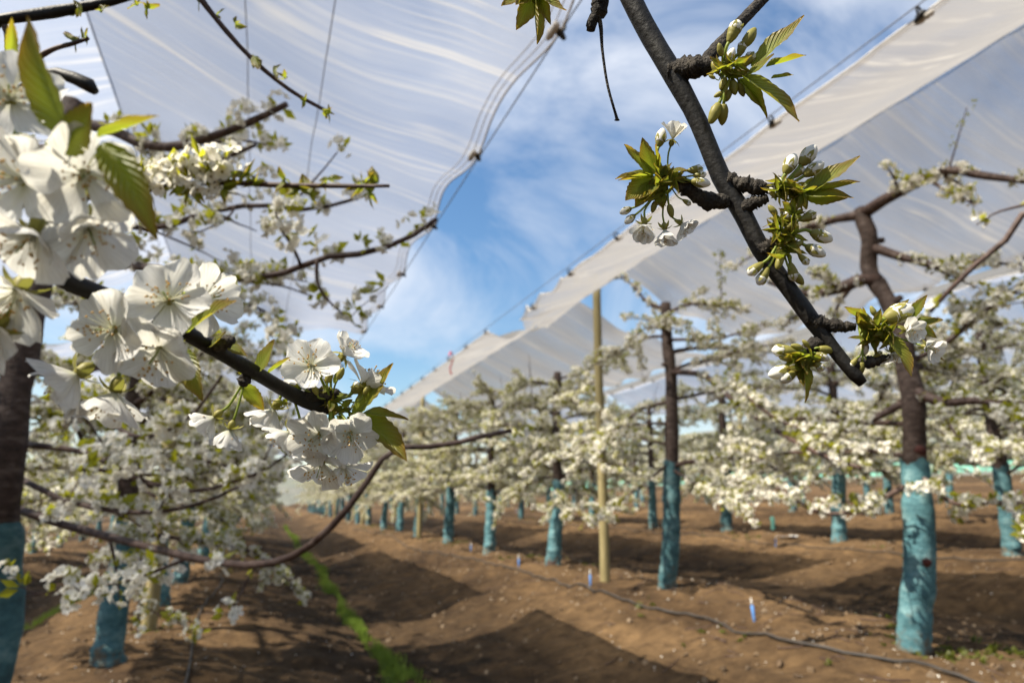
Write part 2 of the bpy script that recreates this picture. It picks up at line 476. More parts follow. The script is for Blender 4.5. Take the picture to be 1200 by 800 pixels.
M = {}
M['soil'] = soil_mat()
M['hill'] = noise_mat("hill_scrub", [(0.07, 0.085, 0.065), (0.12, 0.128, 0.105), (0.17, 0.165, 0.145)], 0.035, 8, 0.95, 0.8, 0.12, bdist=4)
M['bark'] = noise_mat("bark", [(0.018, 0.011, 0.008), (0.055, 0.035, 0.027), (0.12, 0.09, 0.075)], 14, 7, 0.75, 0.8, 45, stretch=(1, 1, 2.4), bdist=0.012)
M['twig'] = noise_mat("twig_bark", [(0.022, 0.012, 0.009), (0.065, 0.037, 0.028), (0.13, 0.093, 0.076)], 22, 6, 0.6, 0.5, 60, bdist=0.005)
M['hbark'] = noise_mat("branch_bark", [(0.004, 0.0035, 0.003), (0.010, 0.0085, 0.007), (0.04, 0.037, 0.030)], 70, 8, 0.55, 0.55, 300, pos=(0.3, 0.82), bdist=0.0012)
M['spur'] = noise_mat("spur_bark", [(0.006, 0.005, 0.004), (0.026, 0.021, 0.016), (0.11, 0.095, 0.075)], 160, 8, 0.85, 1.0, 500, pos=(0.3, 0.75), bdist=0.003)
M['wrap'] = noise_mat("teal_wrap", [(0.016, 0.048, 0.060), (0.042, 0.125, 0.148), (0.13, 0.26, 0.275)], 9, 8, 0.7, 0.8, 34, stretch=(1, 1, 2.2), pos=(0.28, 0.76), bdist=0.02)
def wrap_mat():
    m, N, L, P, O = new_mat("teal_wrap")
    t = N.new("ShaderNodeTexCoord"); oi = N.new("ShaderNodeObjectInfo")
    off = N.new("ShaderNodeVectorMath"); off.operation = 'ADD'
    L.new(t.outputs["Object"], off.inputs[0]); L.new(oi.outputs["Location"], off.inputs[1])
    mpn = N.new("ShaderNodeMapping"); mpn.inputs["Scale"].default_value = (1, 1, 1.8); L.new(off.outputs["Vector"], mpn.inputs["Vector"])
    a = N.new("ShaderNodeTexNoise"); a.inputs["Scale"].default_value = 7; a.inputs["Detail"].default_value = 9; a.inputs["Roughness"].default_value = 0.7
    L.new(mpn.outputs["Vector"], a.inputs["Vector"])
    r_ = N.new("ShaderNodeValToRGB"); e = r_.color_ramp.elements
    e[0].position = 0.30; e[0].color = (0.022, 0.060, 0.072, 1); e[1].position = 0.72; e[1].color = (0.19, 0.30, 0.305, 1)
    k = e.new(0.5); k.color = (0.058, 0.145, 0.165, 1)
    L.new(a.outputs["Fac"], r_.inputs["Fac"])
    mr = N.new("ShaderNodeMapRange"); mr.inputs["To Min"].default_value = 0.65; mr.inputs["To Max"].default_value = 1.25
    L.new(oi.outputs["Random"], mr.inputs["Value"])
    mu = N.new("ShaderNodeVectorMath"); mu.operation = 'SCALE'
    L.new(r_.outputs["Color"], mu.inputs[0]); L.new(mr.outputs["Result"], mu.inputs["Scale"])
    # splashed mud near the ground and rusty stains
    sp = N.new("ShaderNodeSeparateXYZ"); L.new(t.outputs["Object"], sp.inputs["Vector"])
    b = N.new("ShaderNodeTexNoise"); b.inputs["Scale"].default_value = 16; b.inputs["Detail"].default_value = 6; L.new(off.outputs["Vector"], b.inputs["Vector"])
    ad = N.new("ShaderNodeMath"); ad.operation = 'MULTIPLY_ADD'; ad.inputs[1].default_value = -1.1; L.new(b.outputs["Fac"], ad.inputs[0]); L.new(sp.outputs["Z"], ad.inputs[2])
    md = N.new("ShaderNodeMapRange"); md.inputs["From Min"].default_value = -0.44; md.inputs["From Max"].default_value = -0.62; md.inputs["To Min"].default_value = 0; md.inputs["To Max"].default_value = 0.8
    L.new(ad.outputs[0], md.inputs["Value"])
    mx = N.new("ShaderNodeMix"); mx.data_type = 'RGBA'; mx.inputs["B"].default_value = (0.12, 0.085, 0.05, 1)
    L.new(md.outputs["Result"], mx.inputs["Factor"]); L.new(mu.outputs["Vector"], mx.inputs["A"])
    L.new(mx.outputs["Result"], P.inputs["Base Color"])
    P.inputs["Roughness"].default_value = 0.75; P.inputs["Specular IOR Level"].default_value = 0.3
    bp = N.new("ShaderNodeBump"); bp.inputs["Strength"].default_value = 0.9; bp.inputs["Distance"].default_value = 0.02
    L.new(a.outputs["Fac"], bp.inputs["Height"]); L.new(bp.outputs["Normal"], P.inputs["Normal"])
    return m
M['wrap'] = wrap_mat()
M['wound'] = noise_mat("wound_paint", [(0.04, 0.012, 0.009), (0.085, 0.022, 0.015)], 30, 4, 0.7)
M['post'] = noise_mat("post_wood", [(0.15, 0.125, 0.055), (0.25, 0.205, 0.095), (0.32, 0.27, 0.15)], 7, 8, 0.8, 0.4, 30, stretch=(4, 4, 0.3), bdist=0.01)
M['petal'] = petal_mat("petal", False)
M['hpetal'] = petal_mat("petal_near", True)
M['eye'] = leafy("flower_eye", (0.20, 0.17, 0.03), (0.26, 0.2, 0.05), (0.2, 0.18, 0.03), 0.3)
M['leaf'] = leafy("young_leaf", (0.16, 0.19, 0.014), (0.25, 0.22, 0.022), (0.50, 0.50, 0.03), 0.55, scale=3)
M['hleaf'] = leafy("leaf_near", (0.13, 0.17, 0.02), (0.19, 0.20, 0.03), (0.36, 0.42, 0.03), 0.48, 0.42, scale=60, veins=True)
M['green'] = leafy("pedicel_green", (0.18, 0.25, 0.03), (0.27, 0.30, 0.06), (0.32, 0.42, 0.05), 0.3, scale=150)
M['calyx'] = leafy("calyx", (0.20, 0.25, 0.045), (0.32, 0.22, 0.07), (0.36, 0.36, 0.06), 0.3, scale=220)
M['bud'] = leafy("bud_white", (0.72, 0.70, 0.60), (0.84, 0.82, 0.78), (0.75, 0.74, 0.6), 0.3, scale=100)
M['filament'] = leafy("filament", (0.75, 0.74, 0.60), (0.8, 0.78, 0.66), (0.7, 0.7, 0.5), 0.3)
M['anther'] = leafy("anther", (0.58, 0.36, 0.08), (0.45, 0.24, 0.05), (0.4, 0.25, 0.04), 0.2, scale=300)
M['film'] = film_mat('cover_film', (0.275, 0.308, 0.385), (0.50, 0.48, 0.45), -0.07)  # thin tint has the blue of the sky showing through put into it
M['film_old'] = film_mat('dusty_cover_film', (0.235, 0.226, 0.222), (0.40, 0.375, 0.345), -0.13)
M['cord'] = noise_mat("hem_cord", [(0.55, 0.50, 0.44), (0.72, 0.68, 0.62)], 12, 3, 0.7)
M['seam'] = noise_mat("seam_tape", [(0.25, 0.25, 0.26), (0.36, 0.36, 0.37)], 10, 3, 0.6)
M['wire'] = noise_mat("steel_wire", [(0.10, 0.10, 0.11), (0.2, 0.2, 0.21)], 30, 3, 0.45, spec=0.5)
M['hook'] = noise_mat("dark_plastic", [(0.02, 0.02, 0.022), (0.05, 0.05, 0.05)], 60, 3, 0.5)
M['hose'] = noise_mat("black_hose", [(0.018, 0.017, 0.016), (0.06, 0.05, 0.042)], 9, 5, 0.6)
M['blue'] = noise_mat("blue_plastic", [(0.05, 0.16, 0.42), (0.12, 0.27, 0.56)], 30, 3, 0.45)
M['white'] = noise_mat("white_plastic", [(0.55, 0.53, 0.48), (0.75, 0.73, 0.70)], 30, 3, 0.5)
M['mint'] = noise_mat("mint_plastic", [(0.16, 0.44, 0.34), (0.26, 0.58, 0.45)], 8, 4, 0.6)
M['red'] = noise_mat("red_cord", [(0.45, 0.03, 0.04), (0.55, 0.06, 0.07)], 30, 3, 0.6)
M['grass'] = leafy("grass", (0.10, 0.17, 0.02), (0.19, 0.24, 0.045), (0.24, 0.34, 0.04), 0.4, scale=2)
M['weed'] = leafy("weed", (0.07, 0.085, 0.012), (0.12, 0.12, 0.02), (0.14, 0.18, 0.02), 0.35, scale=5)
M['stone'] = noise_mat("clod", [(0.05, 0.031, 0.018), (0.12, 0.08, 0.046), (0.22, 0.17, 0.12)], 6, 6, 0.95, 0.6, 40)

# ------------------------------------------------------------------ ground
ROW0, ROWD = -1.0, 5.4
def zbase(X):
    X = np.asarray(X, float)
    return 0.055 * (np.clip(X, -14, 70) - 4.4)
def zground(X, Y, rough=True):
    X = np.asarray(X, float); Y = np.asarray(Y, float)
    ph = (X - ROW0) / ROWD
    s = 0.5 - 0.5 * np.cos(2 * math.pi * ph)
    fade = np.clip((45 - np.abs(X - 4)) / 10, 0, 1)
    z = zbase(X) - 0.40 * s ** 1.15 * fade
    if rough:
        near = np.clip((60 - np.hypot(X, Y)) / 40, 0, 1)
        z = z + near * (0.06 * fbm(X * 0.9, Y * 0.55, 3, 3) + 0.030 * fbm(X * 4.0, Y * 4.0, 4, 9))
    return z

def axis_pts(lo, hi, step, far, grow=1.12):
    p = list(np.arange(lo, hi, step)); s = step
    while p[-1] < far: s *= grow; p.append(p[-1] + s)
    s = step
    while p[0] > -far: s *= grow; p.insert(0, p[0] - s)
    return np.array(p)
gx = axis_pts(-8, 17, 0.075, 1600); gy = axis_pts(2.0, 24, 0.075, 1600, 1.06)
GX, GY = np.meshgrid(gx, gy)
GZ = zground(GX, GY)
idx = np.arange(GX.size).reshape(GX.shape)
GF = np.stack([idx[:-1, :-1], idx[:-1, 1:], idx[1:, 1:], idx[1:, :-1]], -1).reshape(-1, 4)
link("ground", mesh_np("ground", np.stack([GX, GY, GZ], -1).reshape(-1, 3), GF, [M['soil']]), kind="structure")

# far hill on the right
hx = np.linspace(-100, 900, 90); hy = np.linspace(-150, 900, 90)
HX, HY = np.meshgrid(hx, hy)
dist = np.hypot(HX, HY); az = np.degrees(np.arctan2(HX, HY))
rise = np.clip((az - 18) / 45, 0, 1) ** 0.8
HZ = -3 + np.clip((dist - 110) / 330, 0, 1) ** 1.1 * (30 + 58 * rise) * (0.55 + 0.45 * rise) + 6 * fbm(HX * 0.02, HY * 0.02, 4, 21) * np.clip((dist - 130) / 100, 0, 1)
idx = np.arange(HX.size).reshape(HX.shape)
HF = np.stack([idx[:-1, :-1], idx[:-1, 1:], idx[1:, 1:], idx[1:, :-1]], -1).reshape(-1, 4)
link("hill", mesh_np("hill", np.stack([HX, HY, HZ], -1).reshape(-1, 3), HF, [M['hill']]), kind="structure")

# clods and small stones
def scatter(tv, tf, pos, R, S):
    """tv (n,3), tf (m,k), pos (p,3), R (p,3,3), S (p,) -> merged arrays"""
    V = np.einsum('pij,nj->pni', R * S[:, None, None], tv) + pos[:, None]
    F = tf[None] + (np.arange(len(pos)) * len(tv))[:, None, None]
    return V.reshape(-1, 3), F.reshape(-1, tf.shape[1])
def rand_rots(n, g):
    q = g.normal(size=(n, 4)); q /= np.linalg.norm(q, axis=1)[:, None]
    w, x, y, z = q.T
    return np.stack([1 - 2 * (y * y + z * z), 2 * (x * y - z * w), 2 * (x * z + y * w), 2 * (x * y + z * w), 1 - 2 * (x * x + z * z),
                     2 * (y * z - x * w), 2 * (x * z - y * w), 2 * (y * z + x * w), 1 - 2 * (x * x + y * y)], -1).reshape(n, 3, 3)
cube_v = np.array([[-1, -1, -.6], [1, -.8, -.7], [.8, 1, -.6], [-1, .9, -.5], [-.7, -.6, .6], [.6, -.7, .5], [.7, .5, .7], [-.5, .7, .5]])
cube_f = np.array([[0, 3, 2, 1], [4, 5, 6, 7], [0, 1, 5, 4], [1, 2, 6, 5], [2, 3, 7, 6], [3, 0, 4, 7]])
n = 20000
g = np.random.default_rng(5)
px = g.uniform(-6, 15, n); py = 2.5 + 30 * g.random(n) ** 1.6
ps = 0.004 + 0.026 * g.random(n) ** 6
V, F = scatter(cube_v, cube_f, np.stack([px, py, zground(px, py) + ps * 0.2], -1), rand_rots(n, g), ps)
link("soil_clods", mesh_np("soil_clods", V, F, [M['stone']], smooth=False), label="small clods and stones strewn over the brown soil", cat="clods", kind="stuff")

# grass strips
blade_v = np.array([[-0.5, 0, 0], [0.5, 0, 0], [0.35, 0.1, 0.55], [-0.35, 0.1, 0.55], [0.04, 0.42, 1.0], [-0.04, 0.42, 1.0]])
blade_f = np.array([[0, 1, 2, 3], [3, 2, 4, 5]])
def grass_strip(xc, y0, y1, n, label, halfw):
    g = np.random.default_rng(int(abs(xc) * 100))
    t = g.random(n)
    y = y0 + (y1 - y0) * t ** 1.7
    hw = halfw * (0.75 + 0.5 * fbm(y * 0.5, y * 0 + 3, 2, 4))
    x = xc + 0.05 * np.sin(y * 0.45) + 0.012 * (y - 6) + g.normal(0, 0.5, n) * np.abs(hw)
    keep = (np.abs(x - xc) < 0.6) & (fbm(x * 7, y * 1.6, 3, 8) > -0.35)
    x, y = x[keep], y[keep]; n = len(x)
    R = np.zeros((n, 3, 3)); a = g.uniform(0, 6.28, n); tl = g.uniform(0.1, 0.7, n)
    ca, sa, ct, st = np.cos(a), np.sin(a), np.cos(tl), np.sin(tl)
    R[:, 0, 0] = ca; R[:, 0, 1] = -sa * ct; R[:, 0, 2] = sa * st
    R[:, 1, 0] = sa; R[:, 1, 1] = ca * ct; R[:, 1, 2] = -ca * st
    R[:, 2, 1] = st; R[:, 2, 2] = ct
    bw = blade_v * np.array([0.12, 1, 1])
    V, F = scatter(bw, blade_f, np.stack([x, y, zground(x, y) - 0.004], -1), R, 0.02 + 0.075 * g.random(n) ** 2)
    link("grass_strip", mesh_np("grass_strip", V, F, [M['grass']]), label=label, cat="grass", kind="stuff")
grass_strip(1.30, 4.2, 46, 42000, "narrow bright green grass strip along the middle of the alley", 0.14)
grass_strip(-2.72, 7.0, 30, 9000, "green grass strip behind the teal trunks of the overhanging row", 0.2)

# ------------------------------------------------------------------ posts, wires, rain covers
ROWX = {-2: -11.8, -1: -6.4, 0: -1.0, 1: 4.4, 2: 9.8, 3: 15.2, 4: 20.6}
def ridge_z(r):
    return zbase(ROWX[r]) + 3.70 + (0.28 if r >= 1 else 0.0)
ROWNAME = {-2: "farther row behind second grass strip", -1: "row behind the second grass strip", 0: "row overhanging the grass strip", 1: "black hose row",
           2: "first row behind the hose row", 3: "second row behind hose row", 4: "third row behind hose row"}
POSTY = [-2.7, 8.2, 19.1, 30.0, 40.9]

def post_mesh(h, r0, seed):
    P = np.array([[0, 0, -0.25], [0.004, 0, h * 0.3], [-0.006, 0.004, h * 0.65], [0, 0, h]])
    P = spline(P, 18)
    V, F, U = tube(P, np.linspace(r0 * 1.05, r0 * 0.9, 18), 14, 0.015, seed=seed)
    return mesh_np("post", V, F, [M['post']])

ORD = ["first", "second", "third", "fourth", "fifth"]
for r in (-1, 0, 1, 2, 3):
    for j, y in enumerate(POSTY):
        if j == 0 or (r == -1 and j > 2) or (r == 3 and j > 2): continue
        X = ROWX[r] + 0.02
        if r == 1: X -= 0.16
        if r == 0: X += 0.06
        zb = float(zground(X, y))
        h = ridge_z(r) - zb - 0.01
        near = {(0, 1): "round wooden post between teal trunks under the overhanging boughs",
                (1, 1): "tall yellowish round wooden post beside the black drip hose"}.get((r, j))
        lab = near or f"thin wooden post, {ORD[j-1]} in the {ROWNAME[r]}"
        o = thing("wooden_post", (X, y, zb), lab, "post", "wooden posts carrying the covers")
        pole = link("pole", post_mesh(h, 0.062 if r == 1 else 0.07, j + 10 * r + 50), o)
        cm = Bag()
        V, F, U = tube([[-0.075, 0, h - 0.09], [0.075, 0, h - 0.09]], 0.007, 6); cm.add(V, F)
        link("cross_bolt", cm.mesh("cross_bolt", [M['wire']]), o)

EAVE = 1.75
def eave_pos(r, side):
    rx, rz = ROWX[r], ridge_z(r)
    if r == 0: return (rx + side * 1.94, rz - 0.66)
    if r == 1: return (rx + (1.6 if side < 0 else 2.1) * side, rz - (0.72 if side < 0 else 0.80))
    return (rx + side * 1.7, rz - 0.70)

def wire(name, pts, rad, label, group, mat='wire'):
    V, F, U = tube(spline(np.array(pts), 40), rad, 6)
    link(name, mesh_np(name, V, F, [M[mat]]), None, label, "wire", group)

for r in (-1, 0, 1, 2, 3):
    for side in (-1, 1):
        if r == -1 and side == -1: continue
        x, z = eave_pos(r, side)
        wire("support_wire", [(x - side * -0.03, -4, z + 0.03), (x + side * 0.03, 20, z + 0.025), (x + side * 0.03, 45, z + 0.03)], 0.0035,
             f"steel wire along the {'left' if side < 0 else 'right'} hem of covers over the {ROWNAME[r]}", "wires along the cover hems")
    wire("ridge_wire", [(ROWX[r], -4, ridge_z(r) + 0.008), (ROWX[r], 20, ridge_z(r) - 0.002), (ROWX[r], 45, ridge_z(r))], 0.004,
         f"ridge wire over the {ROWNAME[r]}", "ridge wires over the rows")
xa, za = ROWX[0], ridge_z(0) - 0.25
xb, zb = ROWX[1], ridge_z(1) - 0.25
wire("cross_wire", [(xa, 19.1, za), ((xa + xb) / 2, 19.1, (za + zb) / 2 - 0.12), (xb, 19.1, zb)], 0.008, "thin cross wire between far wooden posts of two rows", "cross wires between posts")

clip_b = Bag()
th = np.linspace(0, 2 * math.pi, 13)
V, F, U = tube(np.stack([0.022 * np.cos(th), 0 * th, 0.028 + 0.022 * np.sin(th)], -1), 0.006, 6); clip_b.add(V, F)
V, F, U = tube([[-0.02, -0.03, 0], [0, 0, 0.004], [0.02, 0.032, -0.002]], [0.010, 0.017, 0.009], 7); clip_b.add(V, F)
CLIP = clip_b.mesh("clip", [M['hook']])
knot_b = Bag()
V, F, U = tube(spline(np.array([[0, -0.05, 0.0], [0.0, -0.02, 0.004], [0, 0.02, 0.004], [0, 0.05, 0]]), 9), [0.006, .016, .013, .016, .012, .017, .014, .012, .006], 8, 0.08, seed=2); knot_b.add(V, F)
KNOT = knot_b.mesh("gather", [M['cord']])

def cover(r, Y0, Y1, label, slantL=(0, 0), slantR=(0, 0), step=0.06, bunch=False, clips=True):
    """one length of film folded over the ridge wire: two slopes, hems with cords, clips at the wire.
    slant = extra metres at the (near, far) end of the ridge compared with the eave"""
    rx, rz = ROWX[r], ridge_z(r)
    t = thing("rain_cover", (rx, Y0, rz), label, "cover", "plastic rain covers over the rows")
    seed = int((r + 5) * 13 + Y0 * 3) % 997
    for side, sl in ((-1, slantL), (1, slantR)):
        ex, ez = eave_pos(r, side)
        nu = 18; nv = max(8, int((Y1 - Y0) / step))
        uu, vv = np.meshgrid(np.linspace(0, 1, nu), np.linspace(0, 1, nv))
        ya = Y0 + sl[0] * (1 - uu); yb = Y1 + sl[1] * (1 - uu)
        Y = ya + (yb - ya) * vv
        clipd = 1.0
        ph = (Y - Y0) / clipd
        scal = np.sin(math.pi * ph) ** 2
        inset = scal * (0.022 if r == 0 else 0.05) * uu ** 3 + 0.006 * fbm(Y * 1.7, uu * 0 + r, 2, seed) * uu ** 2
        ue = uu * (1 - inset)
        X = rx + (ex - rx) * ue
        Z = rz + (ez - rz) * ue
        # catenary sag across, gathers running from ridge to clip, flutter
        sag = -0.10 * np.sin(math.pi * uu) * (0.6 + 0.4 * scal)
        gather = 0.030 * fbm(Y * 3.2 + 0.6 * fbm(Y * 0.6, uu * 2, 2, seed + 3), uu * 0.8 + side * 7, 3, seed) * (0.25 + uu * 0.9) * (1 - 0.85 * uu ** 6)
        gather += 0.05 * fbm(Y * 0.8, uu * 1.3 + side, 2, seed + 5) * np.sin(math.pi * uu)
        Z = Z + sag + gather + 0.02 * scal * uu ** 4
        ends = np.minimum(vv, 1 - vv) * (Y1 - Y0)
        Z = Z - 0.10 * np.exp(-ends / 0.35) * np.sin(math.pi * np.clip(uu, 0, 1)) * (1 + 0.6 * np.sin(uu * 14 + seed))
        if bunch and side == -1:
            k = np.exp(-((1 - vv) * (Y1 - Y0) / 1.3) ** 2)
            Z = Z - k * (0.16 * np.abs(np.sin(Y * 6.0)) * uu)
        V = np.stack([X - rx, Y - Y0, Z - rz], -1)
        idx = np.arange(nu * nv).reshape(nv, nu)
        F = np.stack([idx[:-1, :-1], idx[:-1, 1:], idx[1:, 1:], idx[1:, :-1]], -1).reshape(-1, 4)
        UVc = np.stack([uu * 1.9 + side * 5 + seed, Y + seed * 1.7], -1).reshape(-1, 2)
        link("film", mesh_np("film", V.reshape(-1, 3), F, [M['film_old' if r == 1 else 'film']], uv=UVc), t)
        if not clips: continue
        hb = Bag()
        for k, (row, rad) in enumerate(((nu - 1, 0.0045), (nu - 2, 0.0025), (nu - 1, 0.0025))):
            pth = V[:, row].copy()
            if k == 1: pth = V[:, nu - 1] * 0.45 + V[:, nu - 2] * 0.55
            if k == 2: pth = V[:, nu - 1] * 0.72 + V[:, nu - 2] * 0.28
            pth[:, 2] -= 0.004
            v_, f_, _ = tube(pth, rad, 5); hb.add(v_, f_)
        link("hem", hb.mesh("hem", [M['cord']]), t)
        j = 0
        while Y0 + j * clipd <= Y1 + 0.01:
            yy = j * clipd
            i = int(round((yy / (Y1 - Y0)) * (nv - 1)))
            p = V[min(i, nv - 1), nu - 1]
            c = link("clip", CLIP, t); c.location = (p[0], p[1], p[2] - 0.005); c.rotation_euler = (0, 0, rng.uniform(-.4, .4))
            if side * (1 if r == 0 else -1) > 0:
                c = link("gather", KNOT, t); c.location = (p[0] - side * 0.03, p[1], p[2] - 0.008)
            j += 1
        if r == 0:
            for us in ((0.45, 0.62) if side > 0 else ()):
                k = int(us * (nu - 1))
                pth = V[:, k].copy(); pth[:, 2] -= 0.012
                v_, f_, _ = tube(pth[::2], 0.0026, 5)
                link("seam", mesh_np("seam", v_, f_, [M['seam']]), t)
    return t

cover(0, 1.1, 7.3, "large pale plastic rain cover over the row overhanging the grass strip", (0.2, 0.15), (0.2, 0.1))
cover(0, 9.2, 18.4, "plastic rain cover past the wooden post of the row overhanging the grass strip", (0, 0), (0, -.2))
cover(0, 20.0, 29.5, "far plastic rain cover at the end of the row overhanging the grass strip", step=0.12)
cover(1, -2.0, 7.6, "beige plastic rain cover with hooked hem in front of the tall post", (0, 2.2), (0, 0.1), bunch=True)
cover(1, 8.7, 18.5, "plastic rain cover behind the tall post, over the hose row", (1.2, 0), (0.4, 0))
cover(1, 19.9, 29.5, "far plastic rain cover over the hose row past second post", step=0.12)
cover(1, 30.6, 40.5, "farthest plastic rain cover over the hose row", step=0.15)
cover(2, -2.0, 7.5, "plastic rain cover of first row behind the hose row, before its post")
cover(2, 9.0, 18.5, "plastic rain cover of first row behind the hose row, past its post", step=0.1)
cover(2, 20.0, 29.5, "far plastic rain cover of first row behind the hose row", step=0.15)
cover(3, -2.0, 7.5, "plastic rain cover of second row behind the hose row, before its post", step=0.12)
cover(3, 9.0, 18.5, "plastic rain cover of second row behind the hose row, past its post", step=0.12)
cover(-1, 8.9, 18.5, "plastic rain cover over the row behind the second grass strip", step=0.12)
cover(-1, -2.0, 7.4, "plastic rain cover over the near end of row behind second grass strip", step=0.12)

# ------------------------------------------------------------------ blossom and leaf templates for the orchard trees
def flower_tpl(g, fine):
    """one blossom, radius 1, axis +Z"""
    V, F, Mi = [], [], []
    for k in range(5):
        a = 2 * math.pi * k / 5 + g.normal(0, 0.1)
        up = g.uniform(0.15, 0.65)
        ca, sa = math.cos(a), math.sin(a)
        if fine:
            prof = [(0.06, 0.10, 0.0), (0.5, 0.42, 0.05), (0.85, 0.44, 0.12), (1.03, 0.20, 0.14)]
        else:
            prof = [(0.06, 0.10, 0.0), (0.62, 0.44, 0.06), (1.0, 0.20, 0.14)]
        b = len(V)
        for (d, w, z) in prof:
            for s in (-1, 1):
                zz = z + up * d + 0.10 * w
                V.append((ca * d - sa * w * s, sa * d + ca * w * s, zz))
        for i in range(len(prof) - 1):
            F.append((b + 2 * i, b + 2 * i + 1, b + 2 * i + 3, b + 2 * i + 2)); Mi.append(0)
    b = len(V)
    V += [(-.17, -.17, .12), (.17, -.17, .12), (.17, .17, .12), (-.17, .17, .12)]
    F.append((b, b + 1, b + 2, b + 3)); Mi.append(1)
    return np.array(V), np.array(F), np.array(Mi)

def cluster_tpl(seed, fine, nf):
    g = np.random.default_rng(seed)
    V, F, Mi, n = [], [], [], 0
    for k in range(nf):
        d = g.normal(size=3); d[2] = abs(d[2]) * 0.9 - 0.25; d /= np.linalg.norm(d)
        fv, ff, fm = flower_tpl(g, fine)
        R = rot_to(d + g.normal(0, 0.25, 3), g.uniform(0, 6.28))
        s = g.uniform(0.013, 0.0175)
        V.append(fv * s @ R.T + d * g.uniform(0.022, 0.04)); F.append(ff + n); Mi.append(fm); n += len(fv)
    return np.concatenate(V), np.concatenate(F), np.concatenate(Mi)

def leaf_tpl(seed, nl):
    g = np.random.default_rng(seed)
    V, F, n = [], [], 0
    for k in range(nl):
        d = g.normal(size=3); d[2] = abs(d[2]) + 0.2; d /= np.linalg.norm(d)
        L_ = g.uniform(0.026, 0.055); w = L_ * g.uniform(0.22, 0.32)
        lv = np.array([[0, 0, 0], [-w, 0.35 * w, L_ * .5], [0, -0.15 * w, L_ * .52], [w, 0.35 * w, L_ * .5], [0, 0.5 * w, L_]])
        lf = np.array([[0, 2, 4, 1], [0, 3, 4, 2]])
        R = rot_to(d, g.uniform(0, 6.28))
        V.append(lv @ R.T + d * 0.008); F.append(lf + n); n += 5
    return np.concatenate(V), np.concatenate(F)

CT = {False: [cluster_tpl(100 + k, False, 5 + k % 4) for k in range(8)], True: [cluster_tpl(200 + k, True, 7 + k % 6) for k in range(8)]}
LT = [leaf_tpl(300 + k, 3 + k % 4) for k in range(6)]

def fill_clusters(pos, dirs, fine, seed, pb=0.85, pl=0.75, scale=1.0):
    """merged blossom arrays and leaf arrays at the given spur points"""
    g = np.random.default_rng(seed)
    n = len(pos)
    Rm = np.stack([rot_to(d + g.normal(0, 0.35, 3), g.uniform(0, 6.28)) for d in dirs]) if n else np.zeros((0, 3, 3))
    S = g.uniform(0.75, 1.2, n) * scale
    bl, lf = Bag(), Bag()
    ct = g.integers(0, 8, n); lt = g.integers(0, 6, n)
    hb = g.random(n) < pb; hl = g.random(n) < pl
    for k in range(8):
        s = (ct == k) & hb
        if not s.any(): continue
        tv, tf, tm = CT[fine][k]
        V, F = scatter(tv, tf, pos[s], Rm[s], S[s])
        bl.V.append(V); bl.F.append(F + bl.n); bl.M.append(np.tile(tm, s.sum())); bl.U.append(np.zeros((len(V), 2))); bl.n += len(V)
    for k in range(6):
        s = (lt == k) & hl
        if not s.any(): continue
        tv, tf = LT[k]
        V, F = scatter(tv, tf, pos[s], Rm[s], S[s] * g.uniform(0.8, 1.3, s.sum()))
        lf.add(V, F)
    return bl, lf

def grow(start, d, length, g, droop=0.0, wander=0.16, n=12):
    """wandering woody axis"""
    p = np.array(start, float); d = np.array(d, float); d /= np.linalg.norm(d)
    pts = [p.copy()]; st = length / n
    for i in range(n):
        d = d + g.normal(0, wander, 3) * 0.5
        d[2] -= droop * st
        d /= np.linalg.norm(d)
        p = p + d * st
        pts.append(p.copy())
    return np.array(pts)

def spurs_along(P, g, every, t0=0.2):
    """points and outward directions along a polyline"""
    seg = np.linalg.norm(np.diff(P, axis=0), axis=1); s = np.concatenate([[0], np.cumsum(seg)])
    L_ = s[-1]; k = max(2, int(L_ * (1 - t0) / every))
    t = np.sort(g.uniform(t0 * L_, L_, k)); t[-1] = L_
    pos = np.stack([np.interp(t, s, P[:, c]) for c in range(3)], -1)
    d = g.normal(size=(k, 3)); d[:, 2] = np.abs(d[:, 2]) * 0.8 + 0.15
    d /= np.linalg.norm(d, axis=1)[:, None]
    pos = pos + d * g.uniform(0.01, 0.05, (k, 1))
    return pos, d

def bough_mesh(main, r0, r1, laterals, name="bough"):
    b = Bag()
    V, F, U = tube(spline(main, max(14, len(main) * 2)), np.linspace(r0, r1, max(14, len(main) * 2)), 8, 0.06, seed=int(abs(main[0, 2] * 1000)) % 991)
    b.add(V, F)
    for lp, lr in laterals:
        V, F, U = tube(spline(lp, 9), np.linspace(lr, lr * 0.4, 9), 5, 0.06, seed=3)
        b.add(V, F)
    return b.mesh(name, [M['twig']])

def make_bough(start, d, length, r0, g, fine=False, droop=0.25, every=0.055, nlat=4, path=None, latlen=0.5):
    """returns mesh, spur positions and directions"""
    main = grow(start, d, length, g, droop) if path is None else np.asarray(path, float)
    lats = []
    P, D = spurs_along(spline(main, 30), g, every)
    Ps, Ds = [P], [D]
    seg = np.linalg.norm(np.diff(main, axis=0), axis=1).sum()
    for k in range(nlat):
        t = g.uniform(0.2, 0.95)
        sm = spline(main, 40); i = int(t * 39)
        tan = sm[min(i + 1, 39)] - sm[i - 1]; tan /= np.linalg.norm(tan)
        sd = np.cross(tan, [0, 0, 1]) * g.choice([-1, 1]); sd /= np.linalg.norm(sd) + 1e-9
        ld = tan * 0.5 + sd * g.uniform(0.3, 1) + np.array([0, 0, g.uniform(-0.55, 0.5)])
        lp = grow(sm[i], ld, latlen * g.uniform(0.6, 1.35), g, droop * 0.8, 0.2, 7)
        lats.append((lp, r0 * 0.32))
        p, dd = spurs_along(lp, g, every * 0.9, 0.1); Ps.append(p); Ds.append(dd)
    return bough_mesh(main, r0, r0 * 0.35, lats), np.concatenate(Ps), np.concatenate(Ds)

